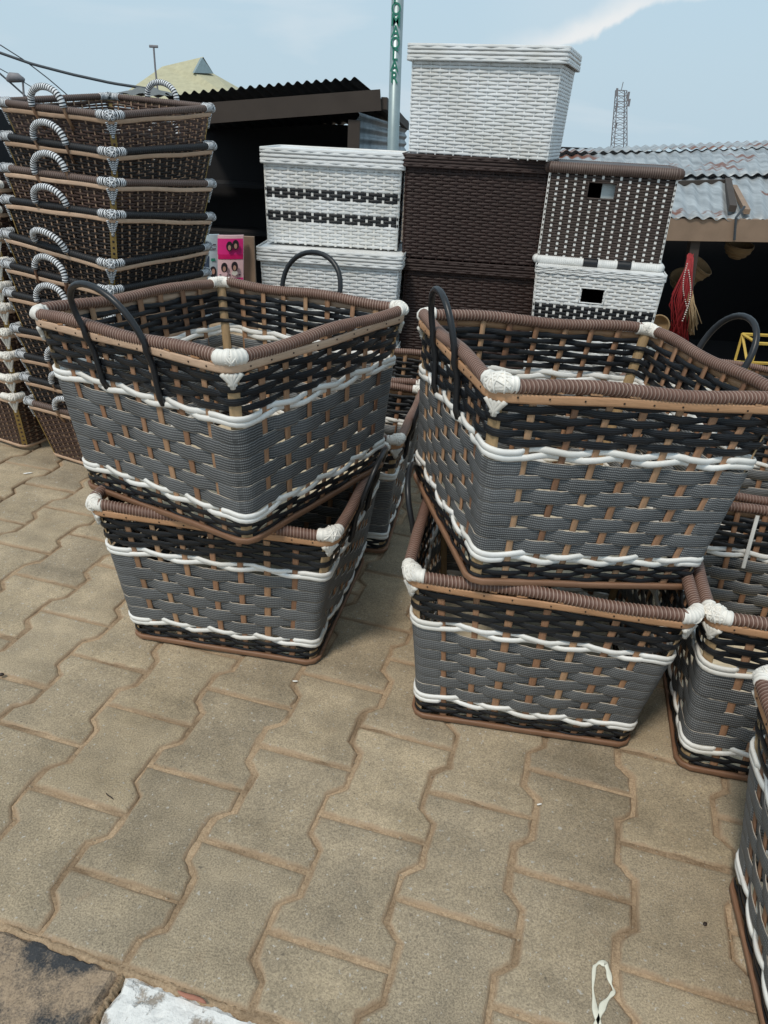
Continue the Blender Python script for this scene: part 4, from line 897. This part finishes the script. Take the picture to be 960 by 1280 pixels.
bowl('dim straw basket hanging behind the stall post', 855, 345, 5.8, .10, .13, (-.2, -.4, .8))
bowl('straw bowl hanging under the stall beam', 925, 305, 5.35, .095, .10, (.05, -.25, .95))
bowl('round straw basket standing low beside the right hampers', 823, 407, 4.6, .065, .06, (-.3, -.9, .3))
t_ = thing('tassel_bunch', 'bunch of red threads and white beads hanging from the stall post', 'tassels', at(860, 318, 5.0)); c0 = np.array(t_.location); rg = np.random.default_rng(21)
mr, mt, mbd = MB(), MB(), MB()
for i in range(70):
    a_ = at(863+rg.normal(0, 2.0), 316+rg.uniform(0, 8), 5.0); b_ = at(852+rg.normal(0, 6.5), 372+rg.uniform(-6, 10), 5.0+rg.normal(0, .02)); c_ = at(848+rg.normal(0, 7), 425+rg.uniform(-18, 8), 5.0+rg.normal(0, .03)); mr.tube([a_-c0, b_-c0, c_-c0], rg.uniform(.002, .0042), 5)
for i in range(40):
    a_ = at(862+rg.normal(0, 2), 362+rg.uniform(0, 12), 4.99); c_ = at(866+rg.normal(0, 4.0), 408+rg.uniform(-10, 12), 4.99+rg.normal(0, .02)); mt.tube([a_-c0, (a_+c_)/2-c0+np.array([rg.normal(0, .008), 0, 0]), c_-c0], .003, 5)
for s_ in range(3):
    for i in range(22):
        f = i/21; p = at(862-9*s_*.5*f-3+5*math.sin(f*PI)*(1 if s_ else -1)+1.5*s_, 330+55*f+8*s_, 4.965)-c0; k = .0052
        mbd.add(p+k*np.array([(1, 0, 0), (0, 1, 0), (-1, 0, 0), (0, -1, 0), (0, 0, 1), (0, 0, -1)]), [[0, 1, 4], [1, 2, 4], [2, 3, 4], [3, 0, 4], [1, 0, 5], [2, 1, 5], [3, 2, 5], [0, 3, 5]])
mr.build('red_threads', M_red, t_, smooth=True, kind='stuff'); mt.build('twine_brush', M_twine, t_, smooth=True, kind='stuff'); mbd.build('beads', M_bead, t_, kind='stuff')
# open yellow frame at the right edge
fr_ = thing('display_frame', 'small yellow open timber frame at the right edge behind the baskets', 'frame', at(955, 450, 4.4)); mb = None
c0 = np.array(fr_.location); bx_ = [np.array([x, y, z]) for z in (-.08, .10) for y in (0, .22) for x in (-.07, .20)]
for i, j in ((0, 1), (2, 3), (4, 5), (6, 7), (0, 2), (1, 3), (4, 6), (5, 7), (0, 4), (1, 5), (2, 6), (3, 7), (0, 6)):
    mb = MB(); mb.bar(bx_[i], bx_[j], .014, .014, up=(.3, .9, .2)); mb.build('bar', M_frame, fr_)
for i in range(4):
    mb = MB(); mb.bar(bx_[i]-np.array([0, 0, .008]), bx_[i]*np.array([1, 1, 0])+np.array([0, 0, FL_-c0[2]]), .014, .014, up=(0, 1, 0)); mb.build('leg', M_frame, fr_)

# printed packets on a board, between the brown stack and the white hampers
pk = thing('packet_board', 'upright brown wooden board beside the pink hair packets', 'board', at(308, 330, 4.6)); c0 = np.array(pk.location)
mb = MB(); a_, b_ = at(304, 295, 4.62)-c0, at(315, 360, 4.66)-c0; mb.box((a_[0], 0, -1.15), (b_[0]+.035, .03, a_[2])); mb.build('panel', M_beam, pk)
def packet(label, x0, x1, y0, y1, Y, base, flip):
    o = thing('hair_packet', label, 'packet', at((x0+x1)/2, y1, Y), 'printed hair packets'); c_ = np.array(o.location); P = lambda x, y, d=0.: at(x0+(x1-x0)*x, y0+(y1-y0)*y, Y)-c_+np.array([0, -d, 0])
    mb = MB(); nn = 8; V = [P(i/nn, j/nn, .010*math.sin(PI*i/nn)) for j in range(nn+1) for i in range(nn+1)]; V += [v+np.array([0, .02, 0]) for v in V]; m_ = nn+1
    Qf = [[j*m_+i+1, j*m_+i, (j+1)*m_+i, (j+1)*m_+i+1][::-1] for j in range(nn) for i in range(nn)]; k = m_*m_
    mb.add(V, Qf+[[k+q_ for q_ in f[::-1]] for f in Qf]+[[i, k+i, k+i+1, i+1] for i in range(nn)]+[[nn*m_+i+1, k+nn*m_+i+1, k+nn*m_+i, nn*m_+i] for i in range(nn)]+[[(i+1)*m_, k+(i+1)*m_, k+i*m_, i*m_] for i in range(nn)]+[[i*m_+nn, k+i*m_+nn, k+(i+1)*m_+nn, (i+1)*m_+nn] for i in range(nn)]); mb.build('sleeve', base, o, smooth=False)
    def patch(nm, xa, xb, ya, yb, mt_, d=.0125):
        mb = MB(); n2 = 6; V = [P(xa+(xb-xa)*i/n2, ya+(yb-ya)*j, d-.010+.010*math.sin(PI*(xa+(xb-xa)*i/n2))) for j in (0, 1) for i in range(n2+1)]; mb.add(V, [[i, n2+1+i, n2+2+i, i+1] for i in range(n2)]); mb.build(nm, mt_, o)
    def disc(nm, x, y, rx, ry, mt_, d):
        mb = MB(); V = [P(x+rx*math.cos(a), y+ry*math.sin(a), d) for a in np.linspace(0, 2*PI, 15)[:-1]]; mb.add(V, [list(range(14))[::-1]]); mb.build(nm, mt_, o)
    if not flip:
        patch('pink_field', 0, 1, .06, .36, M_pink); patch('dark_pink_field', .02, 1, .36, .45, plain('deep_magenta_print', (.55, .01, .12), .4)); patch('pink_line', 0, 1, .80, .86, M_pink)
        for x, y in ((.50, .20), (.74, .17), (.30, .60), (.70, .58)):
            disc('printed_hair', x, y, .13, .095, M_hair, .0250); disc('printed_face', x, y+.025, .06, .05, M_face, .0262); 
            if y > .4: disc('printed_blouse', x, y+.125, .12, .045, M_pinkp if x < .5 else M_bead, .0250)
        for i in range(7): patch('printed_text', .08+i*.125, .16+i*.125, .735, .755, M_ink, .0140)
        for i in range(5): patch('printed_text', .10+i*.17, .20+i*.17, .915, .955, M_ink, .0140)
    else:
        patch('dark_field', 0, .35, .45, .78, plain('navy_print', (.03, .05, .09), .5)); disc('printed_hair', .68, .78, .26, .12, M_hair, .0250); disc('printed_face', .70, .77, .12, .06, M_face, .0262); disc('printed_blouse', .66, .96, .30, .06, M_ink, .0255)
        for y in (.20, .29): patch('printed_text', .35, .85, y, y+.025, M_ink, .0140)
        patch('green_mark', .5, .8, .50, .56, M_green, .0140)
packet('pale packet printed in bright pink with four women\'s heads', 272, 304, 294, 360, 4.55, M_pinkp, False)
packet('grey blue packet with one woman\'s head, left of the pink one', 256, 273, 293, 352, 4.6, M_bluep, True)

# lattice tower on the horizon
tw = thing('lattice_tower', 'distant steel lattice mast standing above the stall roof', 'tower', (at(772, 200, 150)[0], 150, -10.2)); c0 = np.array(tw.location)
tp, bt = at(776.5, 113, 150)-c0, at(773, 200, 150)-c0; bt2 = bt+(bt-tp)*((bt[2])/(tp[2]-bt[2])); wd0, wd1 = .85, .85
legs = []; nl = 22
mb = MB()
def corner(f, i): c_ = tp*(1-f)+bt2*f; w_ = .80+.8*f; return c_+np.array([(w_ if i in (1, 2) else -w_), (w_ if i in (2, 3) else -w_), 0])
for i in range(4): ml = MB(); ml.bar(corner(0, i), corner(1, i), .14, .14, up=(0, 1, 0)); ml.build('leg', M_steel, tw)
for k in range(nl):
    for i in range(4): mb.bar(corner(k/nl, i), corner((k+1)/nl, (i+1) % 4), .07, .07, up=(0, 1, 0)); mb.bar(corner(k/nl, i), corner(k/nl, (i+1) % 4), .07, .07, up=(0, 1, 0))
mb.build('bracing', M_steel, tw, kind='stuff')
for f, dx, hh in ((.02, -1.0, 1.3), (.05, 1.1, 1.5), (.14, -.9, 1.4), (.10, 1.3, 1.2), (.30, -.9, .8)):
    mb = MB(); c_ = tp*(1-f)+bt2*f; mb.box(c_+np.array([dx-.16, -.9, -hh/2]), c_+np.array([dx+.16, -.6, hh/2])); mb.build('aerial_panel', M_steel, tw)
mb = MB(); mb.tube([tp, tp+np.array([.1, 0, 1.3])], .07, 5); mb.build('spike', M_steel, tw)
